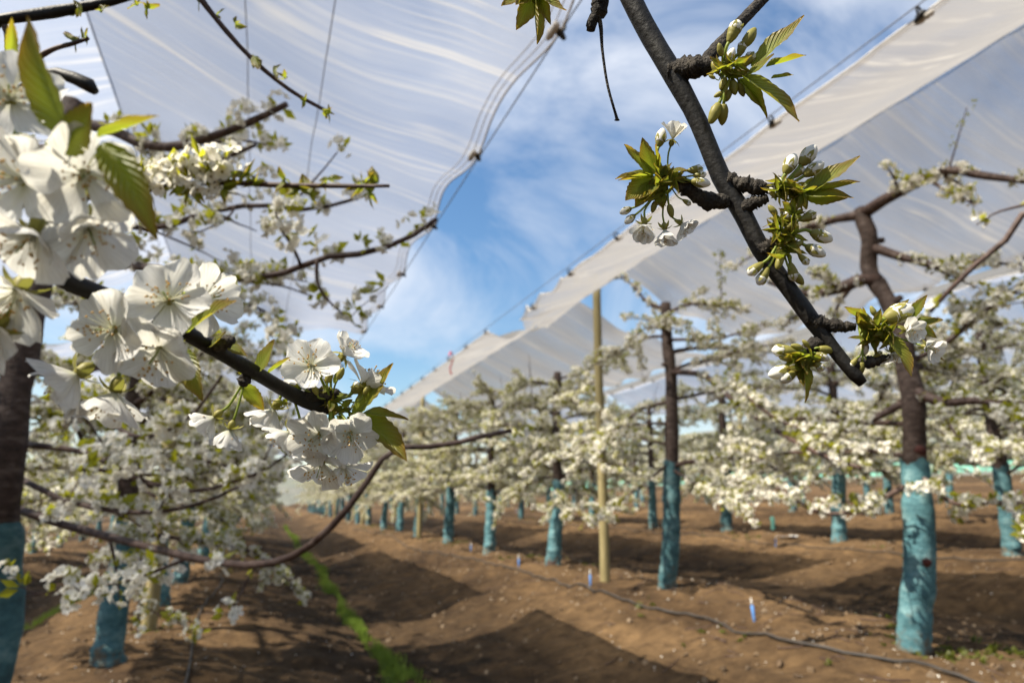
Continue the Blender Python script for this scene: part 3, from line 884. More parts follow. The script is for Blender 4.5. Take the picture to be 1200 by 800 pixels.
def trunk_parts(tp, rb, wrap_h, seed, wrap_seed):
    """trunk and wrap meshes from trunk polyline tp (from below ground to top), base radius rb"""
    g = np.random.default_rng(seed)
    P = spline(tp, 34)
    t = np.linspace(0, 1, 34)
    R = rb * (1.0 - 0.42 * t) * (1 + 0.05 * g.normal(size=34)) + rb * 0.15 * np.exp(-t * 16)
    b = Bag()
    V, F, U = tube(P, R, 14, 0.05, seed=seed); b.add(V, F)
    # stubs of cut limbs
    for k in range(3):
        i = int(g.uniform(14, 32)); d = g.normal(size=3); d[2] = abs(d[2]) * .4; d /= np.linalg.norm(d)
        V, F, U = tube([P[i], P[i] + d * (R[i] + 0.05)], [R[i] * .5, R[i] * .38], 7, 0.06, seed=k); b.add(V, F)
    tm = b.mesh("trunk", [M['bark']])
    zt = wrap_h
    m = 46
    zs = np.linspace(P[0, 2] + 0.12, zt, m)
    PX = np.stack([np.interp(zs, P[:, 2], P[:, 0]), np.interp(zs, P[:, 2], P[:, 1]), zs], -1)
    RR = np.interp(zs, P[:, 2], R) + 0.013
    V, F, U = tube(PX, RR, 22, 0.0, cap=False)
    V = V.reshape(m, 22, 3)
    gs = np.random.default_rng(wrap_seed)
    th = np.arange(22) / 22
    wr = 0.10 * fbm(np.tile(th * 4, (m, 1)) + gs.uniform(0, 50), np.tile((zs * 9)[:, None], (1, 22)), 3, wrap_seed)
    low = np.exp(-((zs - zs[0]) / 0.25))[:, None]
    wr = wr * (0.7 + 1.6 * low) + 0.09 * np.sin(zs * 40 + 5 * np.sin(zs * 7))[:, None] * low
    V = PX[:, None] + (V - PX[:, None]) * (1 + wr[..., None])
    V[-1, :, 2] += 0.035 * fbm(th * 9, th * 0 + wrap_seed, 3, wrap_seed); V[-2, :, 2] += 0.012 * fbm(th * 9, th * 0 + wrap_seed, 3, wrap_seed)
    wm = mesh_np("trunk_wrap", V.reshape(-1, 3), F, [M['wrap']])
    return tm, wm, P, R

def tree_variant(seed, fine=False, hgt=3.15, nb=20, nlat=8, every=0.030):
    """meshes of one orchard cherry in local coordinates; list of (name, mesh, kind)"""
    g = np.random.default_rng(seed)
    lean = g.normal(0, 0.06, 2)
    tp = np.array([[0, 0, -0.25], [lean[0] * .3, lean[1] * .3, 0.4], [lean[0] * 1.1 + g.normal(0, .03), lean[1], 1.1],
                   [lean[0] * .8, lean[1] + g.normal(0, .04), 1.9], [lean[0] + g.normal(0, .05), lean[1] * 1.2, hgt]])
    tm, wm, P, R = trunk_parts(tp, g.uniform(0.10, 0.125), g.uniform(1.15, 1.45), seed, seed + 1)
    out = [("trunk", tm, None), ("trunk_wrap", wm, None)]
    Ps, Ds = [], []
    az0 = g.uniform(0, 6.28)
    for k in range(nb):
        z = 1.05 + (hgt - 1.1) * (k / (nb - 1)) ** 0.95 + g.normal(0, 0.05)
        a = az0 + k * 2.4 + g.normal(0, 0.25)
        ln = g.uniform(1.25, 1.95) * (1 - 0.42 * (k / nb) ** 1.5)
        el = g.uniform(0.05, 0.45) if k < nb - 3 else g.uniform(0.15, 0.7)
        st = np.array([np.interp(z, P[:, 2], P[:, 0]), np.interp(z, P[:, 2], P[:, 1]), min(z, hgt - 0.03)])
        m, p, d = make_bough(st, [math.cos(a), math.sin(a), el], ln, g.uniform(0.019, 0.034), g, fine, g.uniform(0.25, 0.62), every, nlat)
        out.append(("bough", m, None)); Ps.append(p); Ds.append(d)
    # upright leafy shoots
    for k in range(3):
        st = Ps[int(g.integers(nb // 2, nb))][0]
        pth = grow(st, [g.normal(0, .15), g.normal(0, .15), 1], g.uniform(0.4, 0.75), g, 0, 0.08, 6)
        V, F, U = tube(pth, np.linspace(0.007, 0.003, 7), 5)
        out.append(("shoot", mesh_np("shoot", V, F, [M['twig']]), None))
    Ps, Ds = np.concatenate(Ps), np.concatenate(Ds)
    bl, lf = fill_clusters(Ps, Ds, fine, seed + 9, 0.76, 0.95, 1.15)
    out.append(("blossom", bl.mesh("blossom", [M['petal'], M['eye']]), "stuff"))
    out.append(("foliage", lf.mesh("foliage", [M['leaf']], smooth=False), "stuff"))
    return out

def place(parts, loc, rz, sc, label, group):
    t = thing("cherry_tree", loc, label, "tree", group)
    t.rotation_euler = (0, 0, rz); t.scale = (sc, sc, sc)
    for nm, me, kd in parts:
        link(nm, me, t, kind=kd)
    return t

VAR = [tree_variant(1000 + 17 * k) for k in range(6)]
FAR = []
for k in range(4):          # trees too far to show separate boughs: fewer, joined parts
    vv_ = tree_variant(3000 + 13 * k, nb=14, nlat=4, every=0.042)
    FAR.append(vv_)

TY0, TYD = 3.85, 3.15
def row_y(r, k):
    off = {0: 0.4, 1: 0.0, 2: 0.5, 3: 1.2, -1: 0.9, 4: 0.3, -2: 0.2}[r]
    return TY0 - 0.75 + off + k * 3.15 if r != 1 else TY0 + TYD * k

NTH = ["first", "second", "third", "fourth", "fifth", "sixth", "seventh", "eighth", "ninth", "tenth", "eleventh", "twelfth", "thirteenth", "fourteenth", "fifteenth", "sixteenth", "seventeenth", "eighteenth", "nineteenth", "twentieth"]
def tree_label(r, k):
    y = row_y(r, k)
    j = sum(1 for q in range(-1, k) if row_y(r, q) > POSTY[1])
    b = sum(1 for q in range(k, 12) if row_y(r, q) < POSTY[1])
    if y > POSTY[1]: return f"blossoming cherry tree, {NTH[j]} past the near post of the {ROWNAME[r]}"
    return f"blossoming cherry tree, {NTH[b - 1]} before the near post of the {ROWNAME[r]}"

HERO = {(0, 0), (1, 0), (1, 1), (1, -1)}
g = np.random.default_rng(77)
cnt = 0
for r, k0, k1 in ((0, 1, 20), (1, -1, 20), (2, 0, 17), (3, 0, 13), (4, 1, 11), (-1, 1, 17), (-2, 3, 14)):
    for k in range(k0, k1):
        if (r, k) in HERO: continue
        y = row_y(r, k) + float(g.normal(0, 0.08)); x = ROWX[r] + float(g.normal(0, 0.05))
        far = y > 26 or r in (4, -2)
        parts = FAR[cnt % 4] if far else VAR[cnt % 6]
        place(parts, (x, y, float(zground(x, y))), float(g.uniform(0, 6.28)), float(g.uniform(0.93, 1.06)), tree_label(r, k), f"cherry trees in the {ROWNAME[r]}")
        cnt += 1
# ------------------------------------------------------------------ orchard trees with boughs set one by one
def hero_tree(base, trunk_pts, rb, wrap_top, boughs, nauto, label, group, seed, autoaz=None, zlo=1.0, zhi=3.0, extra=None, every=0.036, autolen=(1.2, 1.8), latlen=0.5, bare=-1):
    """boughs: list of (points (n,3) in world, start radius, laterals)"""
    g = np.random.default_rng(seed)
    base = np.array(base, float)
    t = thing("cherry_tree", tuple(base), label, "tree", group)
    tp = np.array(trunk_pts, float) - base
    tm, wm, P, R = trunk_parts(tp, rb, wrap_top - base[2], seed, seed + 1)
    link("trunk", tm, t); link("trunk_wrap", wm, t)
    Ps, Ds = [], []
    for bi, (pts, r0, nl) in enumerate(boughs):
        pts = np.array(pts, float) - base
        m, p, d = make_bough(None, None, 0, r0, g, True, 0.35, every * (9 if bi == bare else 1), nl, path=pts, latlen=latlen)
        link("bough", m, t); Ps.append(p); Ds.append(d)
    for k in range(nauto):
        z = zlo + (zhi - zlo) * (k + 0.5) / nauto + g.normal(0, 0.04)
        a = (g.uniform(0, 6.28) + k * 2.4) if autoaz is None else g.uniform(*autoaz)
        st = np.array([np.interp(z, P[:, 2], P[:, 0]), np.interp(z, P[:, 2], P[:, 1]), z])
        m, p, d = make_bough(st, [math.cos(a), math.sin(a), g.uniform(0.05, 0.4)], g.uniform(*autolen) * (1 - 0.3 * k / nauto),
                             g.uniform(0.018, 0.03), g, True, g.uniform(0.25, 0.55), every, 6)
        link("bough", m, t); Ps.append(p); Ds.append(d)
    Ps, Ds = np.concatenate(Ps), np.concatenate(Ds)
    bl, lf = fill_clusters(Ps, Ds, True, seed + 9, 0.75, 0.95, 1.08)
    link("blossom", bl.mesh("blossom", [M['petal'], M['eye']]), t, kind="stuff")
    link("foliage", lf.mesh("foliage", [M['leaf']], smooth=False), t, kind="stuff")
    return t, P, base

def gz(x, y): return float(zground(x, y))
def px_row(pts, X):
    """points given as (x, y, offset of X) seen from the camera"""
    return np.array([on_x(a, b, X + c) for a, b, c in pts])
def px_d(pts):
    return np.array([at(a, b, c) for a, b, c in pts])

# tree whose wrapped trunk carries a red wound, hose passing at its foot
X1 = 4.42
tp1 = px_row([(1072, 790, 0), (1072, 755, 0), (1078, 640, 0), (1072, 540, 0.02), (1070, 470, 0), (1062, 430, 0), (1056, 385, 0), (1036, 345, 0), (1018, 315, 0), (1019, 280, 0), (1008, 246, 0)], X1)
tp1[0] = [tp1[1][0], tp1[1][1], tp1[1][2] - 0.3]
b1 = [(px_row([(1012, 252, 0), (975, 258, -.1), (930, 272, -.2), (890, 300, -.3)], X1), 0.042, 4),
      (px_row([(1012, 250, 0), (1055, 224, .0), (1110, 200, .05), (1150, 206, .1), (1215, 214, .2)], X1), 0.05, 4),
      (px_row([(1030, 330, 0), (1008, 328, -.1), (985, 338, -.2), (945, 344, -.35), (900, 330, -.5)], X1), 0.055, 4),
      (px_row([(1022, 290, 0), (1070, 305, .1), (1110, 312, .15), (1170, 300, .3)], X1), 0.036, 4),
      (px_row([(1060, 450, 0), (1100, 470, .0), (1150, 470, .1), (1210, 485, .2)], X1), 0.045, 5),
      (px_row([(1062, 470, 0), (1000, 500, -.2), (930, 500, -.5), (880, 470, -.7)], X1), 0.03, 5),
      (px_row([(1075, 555, 0), (1120, 590, 0), (1165, 588, .2), (1230, 590, .3)], X1), 0.022, 4),
      (px_row([(1070, 565, 0), (1010, 595, -.3), (960, 600, -.5), (910, 570, -.7)], X1), 0.022, 5),
      (px_row([(1056, 430, 0), (1110, 400, .2), (1160, 360, .4), (1210, 330, .6)], X1), 0.026, 5)]
T1, P1, B1 = hero_tree((tp1[1][0], tp1[1][1], gz(tp1[1][0], tp1[1][1])), tp1, 0.098, 1.28, b1, 5,
                       "cherry tree with tall teal wrapped trunk marked by dark red wound patches", "cherry trees in the black hose row", 501, (0.2, 2.6), 1.2, 2.4)
# red painted pruning wounds
for (x, y, rr) in ((1089, 660, 0.028), (1082, 528, 0.034)):
    p = on_x(x, y, X1 - 0.10)
    th = np.linspace(0, 6.283, 11)[:-1]
    bb = Bag()
    V, F, U = tube([p + FW * 0.05, p + FW * 0.014, p + FW * 0.008], [rr, rr, rr * 0.8], 10, 0.12, seed=int(x)); bb.add(V - B1, F)
    link("wound_patch", bb.mesh("wound_patch", [M['wound']]), T1)

X2 = 4.42
tp2 = px_row([(781, 720, 0), (781, 690, 0), (786, 640, 0), (787, 560, 0), (787, 450, 0), (782, 400, 0), (780, 355, 0)], X2)
tp2[0] = [tp2[1][0], tp2[1][1], tp2[1][2] - 0.3]
b2 = [(px_row([(782, 362, 0), (760, 355, -.1), (740, 333, -.2), (720, 318, -.3)], X2), 0.026, 2),
      (px_row([(783, 366, 0), (810, 356, .1), (840, 358, .3), (880, 365, .5)], X2), 0.022, 4),
      (px_row([(784, 398, 0), (830, 397, .1), (860, 392, .2), (900, 378, .3)], X2), 0.022, 4),
      (px_row([(785, 395, 0), (760, 395, -.1), (730, 410, -.3), (690, 430, -.5)], X2), 0.022, 4),
      (px_row([(790, 436, 0), (825, 440, -.1), (860, 470, -.3), (915, 508, -.5), (975, 538, -.6), (1010, 548, -.6)], X2), 0.036, 5),
      (px_row([(788, 470, 0), (750, 480, -.3), (715, 510, -.6), (680, 530, -.8)], X2), 0.024, 5),
      (px_row([(788, 540, 0), (750, 570, -.4), (710, 600, -.7), (680, 622, -.9)], X2), 0.02, 4),
      (px_row([(788, 550, 0), (830, 575, -.2), (860, 582, -.4), (890, 570, -.5)], X2), 0.02, 4)]
T2, P2, B2 = hero_tree((tp2[1][0], tp2[1][1], gz(tp2[1][0], tp2[1][1])), tp2, 0.10, 1.42, b2, 7,
                       "cherry tree with curved teal wrapped trunk, first before the tall post", "cherry trees in the black hose row", 502, None, 1.2, 3.0)
# upright leafy shoot beside it
sh = px_row([(846, 362, .25), (845, 330, .25), (844, 298, .25)], X2)
bb = Bag(); V, F, U = tube(spline(sh, 9) - B2, np.linspace(0.008, 0.004, 9), 6); bb.add(V, F)
link("shoot", bb.mesh("shoot", [M['twig']]), T2)
P_, D_ = spurs_along(spline(sh, 20), np.random.default_rng(4), 0.02, 0.0)
_, lf = fill_clusters(P_ - B2, D_, True, 5, 0.0, 1.0, 0.9)
link("foliage", lf.mesh("foliage", [M['leaf']], smooth=False), T2, kind="stuff")

xq, yq = 4.42, 0.7
oq = np.array([xq, yq, gz(xq, yq)])
hero_tree(oq, oq + np.array([[0, 0, -.3], [0, 0, .02], [.02, 0, .6], [-.02, .02, 1.3], [.0, .02, 2.2], [0.0, 0.0, 3.1]]), 0.10, 1.2,
          [(np.vstack([[xq, yq, 1.75], [3.9, 1.25, 1.95], at(1235, 240, 3.0), at(1190, 272, 3.05), at(1130, 322, 3.15), at(1090, 366, 3.25)]), 0.026, 2)], 5,
          "cherry tree of hose row sending a dark bough towards the red marked trunk", "cherry trees in the black hose row", 506, (-2.2, 0.2), 1.2, 2.9, bare=0, latlen=0.35)
sh = px_row([(1112, 198, .05), (1122, 165, .05), (1133, 126, .05)], X1)
bb = Bag(); V, F, U = tube(spline(sh, 9) - B1, np.linspace(0.007, 0.003, 9), 6); bb.add(V, F)
link("shoot", bb.mesh("shoot", [M['twig']]), T1)
P_, D_ = spurs_along(spline(sh, 20), np.random.default_rng(6), 0.03, 0.0)
_, lf = fill_clusters(P_ - B1, D_, True, 5, 0.0, 1.0, 0.55)
link("foliage", lf.mesh("foliage", [M['leaf']], smooth=False), T1, kind="stuff")

# tree A of the left row, its long low bough swings out over the grass strip
XA = -1.0
tpA = np.array([on_x(-6, 720, XA), on_x(-3, 620, XA), on_x(8, 520, XA), on_x(30, 390, XA), on_x(55, 280, XA), on_x(85, 120, XA)])
bA = np.array([tpA[0][0] - 0.02, tpA[0][1], gz(tpA[0][0], tpA[0][1])])
tpA = np.vstack([bA - [0, 0, 0.3], bA + [0, 0, 0.02], tpA])
bAs = [(px_d([(20, 596, 3.0), (80, 616, 2.9), (150, 634, 2.65), (220, 652, 2.4), (290, 662, 2.2), (345, 650, 2.1), (395, 610, 2.0), (432, 562, 2.0), (450, 535, 2.0), (468, 524, 2.0), (520, 522, 2.0), (560, 512, 2.0), (600, 504, 2.0)]), 0.019, 0),
       (px_d([(78, 150, 3.2), (120, 148, 3.0), (165, 168, 2.9), (205, 172, 2.8), (255, 158, 2.7), (300, 140, 2.65), (336, 122, 2.6)]), 0.032, 2),
       (px_d([(70, 240, 3.1), (130, 300, 2.7), (200, 318, 2.5), (280, 326, 2.4), (340, 318, 2.35), (376, 302, 2.3), (430, 296, 2.25), (480, 278, 2.2), (512, 256, 2.2)]), 0.022, 3),
       (px_d([(60, 290, 3.1), (110, 262, 2.9), (180, 268, 2.8), (240, 250, 2.7), (300, 240, 2.6), (360, 246, 2.6), (420, 232, 2.6)]), 0.018, 5),
       (px_d([(66, 255, 3.1), (130, 215, 2.9), (190, 205, 2.8), (250, 190, 2.7), (300, 170, 2.6)]), 0.018, 5),
       (px_d([(372, 303, 2.3), (372, 330, 2.3), (385, 352, 2.3), (418, 382, 2.3)]), 0.007, 1),
       (px_d([(240, 320, 2.45), (270, 350, 2.45), (310, 365, 2.4), (330, 395, 2.4)]), 0.009, 2),
       (px_d([(40, 420, 3.0), (100, 470, 2.8), (160, 512, 2.6), (220, 490, 2.5), (260, 440, 2.4)]), 0.014, 4),
       (px_d([(25, 520, 3.0), (100, 530, 2.8), (160, 560, 2.6), (230, 575, 2.5), (300, 555, 2.4)]), 0.016, 5),
       (px_d([(22, 560, 3.0), (90, 590, 2.7), (180, 600, 2.6), (260, 580, 2.6), (340, 530, 2.6)]), 0.014, 4),
       (px_d([(225, 652, 2.6), (150, 680, 2.4), (80, 690, 2.3), (30, 698, 2.2)]), 0.007, 2),
       (px_d([(128, 630, 2.8), (135, 660, 2.78), (140, 700, 2.75)]), 0.007, 1),
       (px_d([(300, 660, 2.5), (285, 690, 2.48), (268, 722, 2.45)]), 0.006, 0)]
TA, PA, BA = hero_tree(bA, tpA, 0.092, 0.92, bAs, 6, "cherry tree whose long reddish low bough swings out across the grass strip",
                       "cherry trees in the row overhanging the grass strip", 503, (1.1, 3.6), 1.75, 3.0, every=0.065, autolen=(1.0, 1.6), latlen=0.3, bare=0)

# ------------------------------------------------------------------ the two boughs right in front: blossoms, buds and leaves one by one
def petal_mesh(seed, cup, curl):
    g = np.random.default_rng(seed)
    nu_, nv_ = 11, 9
    t, s = np.meshgrid(np.linspace(0, 1, nu_), np.linspace(-1, 1, nv_), indexing='ij')
    w = 0.045 + 0.40 * np.sin(1.95 * t) ** 1.25
    x = t * (1 - 0.30 * np.abs(s) ** 2.3 * t ** 2) - 0.075 * np.exp(-(s / 0.18) ** 2) * t ** 8
    x += 0.012 * np.sin(s * 9 + seed) * t ** 5
    y = s * w * (1 + 0.03 * g.normal())
    z = cup * s ** 2 * w * 1.2 + curl * t ** 2 + 0.05 * np.sin(6 * s + seed) * t ** 2 + 0.035 * np.sin(3.1 * s + 6 * t + 2 * seed) * t + 0.045 * np.exp(-(s / .2) ** 2) * -t
    V = np.stack([x + 0.05, y, z], -1).reshape(-1, 3)
    idx = np.arange(nu_ * nv_).reshape(nu_, nv_)
    F = np.stack([idx[:-1, :-1], idx[1:, :-1], idx[1:, 1:], idx[:-1, 1:]], -1).reshape(-1, 4)
    return mesh_np("petal", V, F, [M['hpetal']], uv=np.stack([s, t], -1).reshape(-1, 2))
PETALS = [petal_mesh(k, c, cu) for k, (c, cu) in enumerate(((0.25, -0.10), (0.38, 0.05), (0.15, -0.2), (0.42, 0.16), (0.3, -0.02), (0.2, 0.1)))]

def stamen_mesh(seed):
    g = np.random.default_rng(seed); b = Bag()
    for k in range(26):
        a = g.uniform(0, 6.28); sp = g.uniform(0.12, 0.95); ln = g.uniform(0.48, 0.82)
        d = np.array([math.cos(a) * math.sin(sp), math.sin(a) * math.sin(sp), math.cos(sp)])
        p0 = d * 0.06; p1 = d * ln * 0.6 + [0, 0, 0.04]; p2 = d * ln + g.normal(0, 0.03, 3)
        V, F, U = tube(spline(np.array([p0, p1, p2]), 5), 0.010, 4, cap=False); b.add(V, F, 0)
        e = g.normal(size=3); e /= np.linalg.norm(e)
        V, F, U = tube([p2 - e * 0.032, p2, p2 + e * 0.032], [0.014, 0.030, 0.014], 6); b.add(V, F, 1)
    V, F, U = tube([[0, 0, 0], [0.01, 0, 0.3], [0.02, 0.01, 0.6]], [0.03, 0.014, 0.022], 5); b.add(V, F, 2)
    return b.mesh("stamens", [M['filament'], M['anther'], M['green']])
STAMENS = [stamen_mesh(k) for k in range(4)]

def calyx_arrays(b, seed):
    V, F, U = tube(spline(np.array([[0, 0, -0.36], [0, 0, -0.22], [0, 0, -0.06], [0, 0, 0.03]]), 8), [0.06, 0.10, 0.14, 0.155, 0.155, 0.15, 0.14, 0.13], 9); b.add(V, F, 0)
    for k in range(5):
        a = 2 * math.pi * (k + 0.5) / 5
        ca, sa = math.cos(a), math.sin(a)
        pr = [(0.12, 0.07, 0.0), (0.26, 0.09, -0.06), (0.40, 0.05, -0.17), (0.47, 0.008, -0.26)]
        V = []
        for d, w, z in pr:
            V += [(ca * d - sa * w, sa * d + ca * w, z), (ca * d + sa * w, sa * d - ca * w, z)]
        b.add(V, [[0, 1, 3, 2], [2, 3, 5, 4], [4, 5, 7, 6]], 0)

def put(o, R, loc, s):
    m = np.eye(4); m[:3, :3] = R * s; m[:3, 3] = loc
    o.matrix_local = Matrix(m.tolist())

def pedicel(b, q0, q1, fwd, rad, mi):
    """curved stalk from q0 (spur) to q1 (calyx base), arriving along fwd"""
    L_ = np.linalg.norm(q1 - q0)
    P = spline(np.array([q0, q0 * 0.6 + q1 * 0.4 + np.array(fwd) * -0.12 * L_, q1 - np.array(fwd) * 0.25 * L_, q1]), 10)
    V, F, U = tube(P, np.linspace(rad * 0.85, rad, 10), 6); b.add(V, F, mi)

fcount = [0]
def blossom(tree, origin, x, y, d, rpx, face, openness, root, seed=None):
    """open cherry flower centred at pixel x, y; root = (x, y, d) where its stalk leaves the spur"""
    fcount[0] += 1; k0 = fcount[0] if seed is None else seed
    g = np.random.default_rng(900 + k0)
    c = at(x, y, d); rad = rpx * d / FPX
    z = camdir(*face); R = rot_to(z, g.uniform(0, 6.28))
    b = Bag(); calyx_arrays(b, k0)
    q0 = R.T @ (at(*root) - c) / rad
    pedicel(b, q0, np.array([0, 0, -0.34]), (0, 0, 1), 0.055, 1)
    f = link("blossom", b.mesh("calyx_and_stalk", [M['calyx'], M['green']]), tree)
    put(f, R, c - origin, rad)
    for k in range(5):
        a = 2 * math.pi * k / 5 + g.normal(0, 0.07)
        tl = openness + g.normal(0, 0.10)
        p = link("petal", PETALS[int(g.integers(0, 6))], f)
        m = Matrix.Rotation(a, 4, 'Z') @ Matrix.Rotation(-tl, 4, 'Y') @ Matrix.Rotation(g.normal(0, 0.10), 4, 'X') @ Matrix.Diagonal((g.uniform(.93, 1.07), g.uniform(.95, 1.1), 1, 1))
        p.matrix_local = m
    s_ = link("stamens", STAMENS[k0 % 4], f)
    sc = 1 - 0.25 * openness
    s_.scale = (sc, sc, 1.0)
    return f

def bud_mesh(seed, white):
    b = Bag()
    n_ = 14
    zs = np.linspace(0.0, 1.0, n_)
    if white > 0:
        z0 = 1 - white
        t = np.linspace(0, 1, n_)
        V, F, U = tube(np.stack([0 * t, 0 * t, z0 - 0.1 + (white + 0.1) * t], -1), 0.27 * np.sin(np.clip(0.25 + 0.75 * t, 0, 1) * math.pi) ** 0.6 + 0.004, 12, 0.03, seed=seed)
        b.add(V, F, 0)
    top = 1 - white * 0.86 if white > 0 else 0.98
    t = np.linspace(0, 1, n_)
    if white > 0:
        r_ = 0.09 + 0.165 * np.sin(t * 1.75) ** 0.9
    else:
        r_ = 0.24 * np.sin(np.clip(0.12 + 0.88 * t, 0, 1) * math.pi) ** 0.62 + 0.01
    V, F, U = tube(np.stack([0 * t, 0 * t, top * t], -1), r_, 12, 0.025, seed=seed + 5)
    b.add(V, F, 1)
    if white > 0:
        for k in range(5):
            a = 2 * math.pi * k / 5; ca, sa = math.cos(a), math.sin(a)
            V = []
            for (q, w, rr) in ((top - 0.10, 0.09, 0.25), (top + 0.08, 0.085, 0.278), (top + 0.22, 0.012, 0.285)):
                V += [(ca * rr - sa * w, sa * rr + ca * w, q), (ca * rr + sa * w, sa * rr - ca * w, q)]
            b.add(V, [[0, 1, 3, 2], [2, 3, 5, 4]], 1)
    return b.mesh("flower_bud", [M['bud'], M['calyx']])
BUDS = {'w': [bud_mesh(k, 0.66) for k in range(3)], 'h': [bud_mesh(10 + k, 0.42) for k in range(3)], 'g': [bud_mesh(20 + k, 0.0) for k in range(3)]}

def bud(tree, origin, base, tip, d, kind, root):
    """closed bud from base pixel to tip pixel, on a stalk from root"""
    g = np.random.default_rng(int(base[0] * 7 + base[1]))
    dz = g.uniform(-0.3, 0.3) * math.hypot(tip[0] - base[0], tip[1] - base[1]) * d / FPX
    p0 = at(base[0], base[1], d); p1 = at(tip[0], tip[1], d + dz)
    v = p1 - p0; L_ = np.linalg.norm(v); v /= L_
    R = rot_to(v, g.uniform(0, 6.28))
    o = link("flower_bud", BUDS[kind][int(g.integers(0, 3))], tree)
    put(o, R, p0 - origin, L_)
    b = Bag()
    q0 = R.T @ (at(*root) - p0) / L_
    pedicel(b, q0, np.array([0, 0, 0.04]), (0, 0, 1), 0.075, 0)
    st = link("stalk", b.mesh("stalk", [M['green']]), o)

def leaf_mesh(seed, fold, curl, width):
    nu_, nv_ = 17, 9
    t, s = np.meshgrid(np.linspace(0, 1, nu_), np.linspace(-1, 1, nv_), indexing='ij')
    w = width * (np.sin(math.pi * np.clip(t, 0, 1) ** 0.85) ** 0.85) * (1 - 0.25 * t) + 0.004
    ser = 1 + 0.06 * ((np.arange(nu_) % 2) * 2 - 1)[:, None] * (np.abs(s) > 0.95)
    x = s * w * ser * math.cos(fold)
    z = np.abs(s) * w * math.sin(fold) + curl * (t ** 2) * 0.6 + 0.02 * np.sin(s * 4 + t * 11 + seed) * np.abs(s) + 0.10 * np.sin(seed) * s * t * w
    y = t - 0.06 * np.abs(s) ** 2 * (1 - t)
    x = x + 0.10 * math.sin(seed * 2.1) * t ** 2
    V = np.stack([x, y, z], -1).reshape(-1, 3)
    idx = np.arange(nu_ * nv_).reshape(nu_, nv_)
    F = np.stack([idx[:-1, :-1], idx[:-1, 1:], idx[1:, 1:], idx[1:, :-1]], -1).reshape(-1, 4)
    return mesh_np("leaf", V, F, [M['hleaf']], uv=np.stack([s, t], -1).reshape(-1, 2))
LEAVES = [leaf_mesh(k, f, c, w) for k, (f, c, w) in enumerate(((0.35, 0.15, 0.24), (0.6, -0.25, 0.22), (0.25, 0.3, 0.27), (0.8, 0.1, 0.20), (0.45, -0.12, 0.25), (0.5, 0.35, 0.16)))]

def leaf(tree, origin, base, tip, d0, d1, normal, kind=0, wid=1.0):
    p0 = at(base[0], base[1], d0); p1 = at(tip[0], tip[1], d1)
    yv = p1 - p0; L_ = np.linalg.norm(yv); yv /= L_
    nv = camdir(*normal); zv = nv - yv * (nv @ yv); zv /= np.linalg.norm(zv)
    xv = np.cross(yv, zv)
    o = link("leaf", LEAVES[kind], tree)
    m = np.eye(4); m[:3, 0] = xv * L_ * wid; m[:3, 1] = yv * L_; m[:3, 2] = zv * L_; m[:3, 3] = p0 - origin
    o.matrix_local = Matrix(m.tolist())

def limb(tree, origin, pts, name="bough", mat='hbark', ns=14, n=60, rough=0.03, rings=0.02, knots=0, seed=1):
    """pts (x, y, d, width px) or world rows; returns the sampled world path"""
    Q = []
    for p in pts:
        if len(p) == 4:
            w = at(p[0], p[1], p[2]); Q.append([*w, p[3] * 0.5 * p[2] / FPX])
        else:
            Q.append(list(p[1:4]) + [p[4]])
    S = spline(np.array(Q), n)
    rad = S[:, 3].copy()
    g = np.random.default_rng(seed)
    for k in range(knots):
        c = g.integers(4, n - 4); rad *= 1 + g.uniform(.05, .16) * np.exp(-((np.arange(n) - c) / 1.3) ** 2)
    V, F, U = tube(S[:, :3] - origin, rad, ns, rough, seed=seed, rings=rings)
    link(name, mesh_np(name, V, F, [M[mat]]), tree)
    return S[:, :3]

def tufts(tree, origin, spots, d, size, n, seed):
    """small sprouting leaves: (x, y) spots"""
    g = np.random.default_rng(seed)
    for (x, y) in spots:
        for k in range(n):
            a = g.uniform(0, 6.28); L_ = size * g.uniform(0.5, 1.2)
            leaf(tree, origin, (x + g.normal(0, 1), y + g.normal(0, 1)), (x + L_ * math.cos(a), y - L_ * math.sin(a)), d, d * (1 + g.uniform(-.02, .02)),
                 (g.normal(), g.normal() + .6, g.normal() + .4), int(g.integers(0, 6)), g.uniform(.8, 1.3))

W = 'w'   # marker for a limb point given in world metres
# ---- tree standing just beside the camera: the bough with large open flowers
xN, yN = -1.02, -0.02
oN = np.array([xN, yN, gz(xN, yN)])
tpN = oN + np.array([[0, 0, -.3], [0, 0, .02], [.02, 0, .6], [-.02, .03, 1.3], [.01, -.02, 2.0], [0.0, 0.0, 3.0]])
TN, PN, BN = hero_tree(oN, tpN, 0.11, 1.0, [], 8, "cherry tree reaching in with the bough of large open white blossoms", "cherry trees in the row overhanging the grass strip",
                       504, (2.2, 4.0), 1.3, 2.9, every=0.05, autolen=(0.9, 1.4))
limb(TN, oN, [(W, xN, yN, 1.35, 0.013), (W, -0.62, 0.18, 1.30, 0.010), (-260, 190, .26, 30), (-60, 262, .225, 24), (30, 306, .235, 22), (100, 338, .25, 21), (185, 372, .275, 19),
              (250, 408, .30, 18), (300, 437, .325, 17), (345, 463, .345, 17), (372, 474, .355, 20), (391, 480, .36, 13)], n=90, knots=9, seed=3)
limb(TN, oN, [(238, 402, .298, 12), (252, 403, .298, 17), (266, 400, .297, 15), (275, 398, .297, 8)], "spur", 'spur', 10, 22, 0.10, 0.09, seed=4)
limb(TN, oN, [(350, 466, .347, 14), (375, 462, .352, 18), (392, 462, .354, 15), (402, 466, .355, 6)], "spur", 'spur', 10, 22, 0.10, 0.08, seed=5)
limb(TN, oN, [(292, 434, .322, 8), (287, 445, .322, 15), (284, 452, .322, 8)], "spur", 'spur', 10, 14, 0.10, 0.08, seed=6)
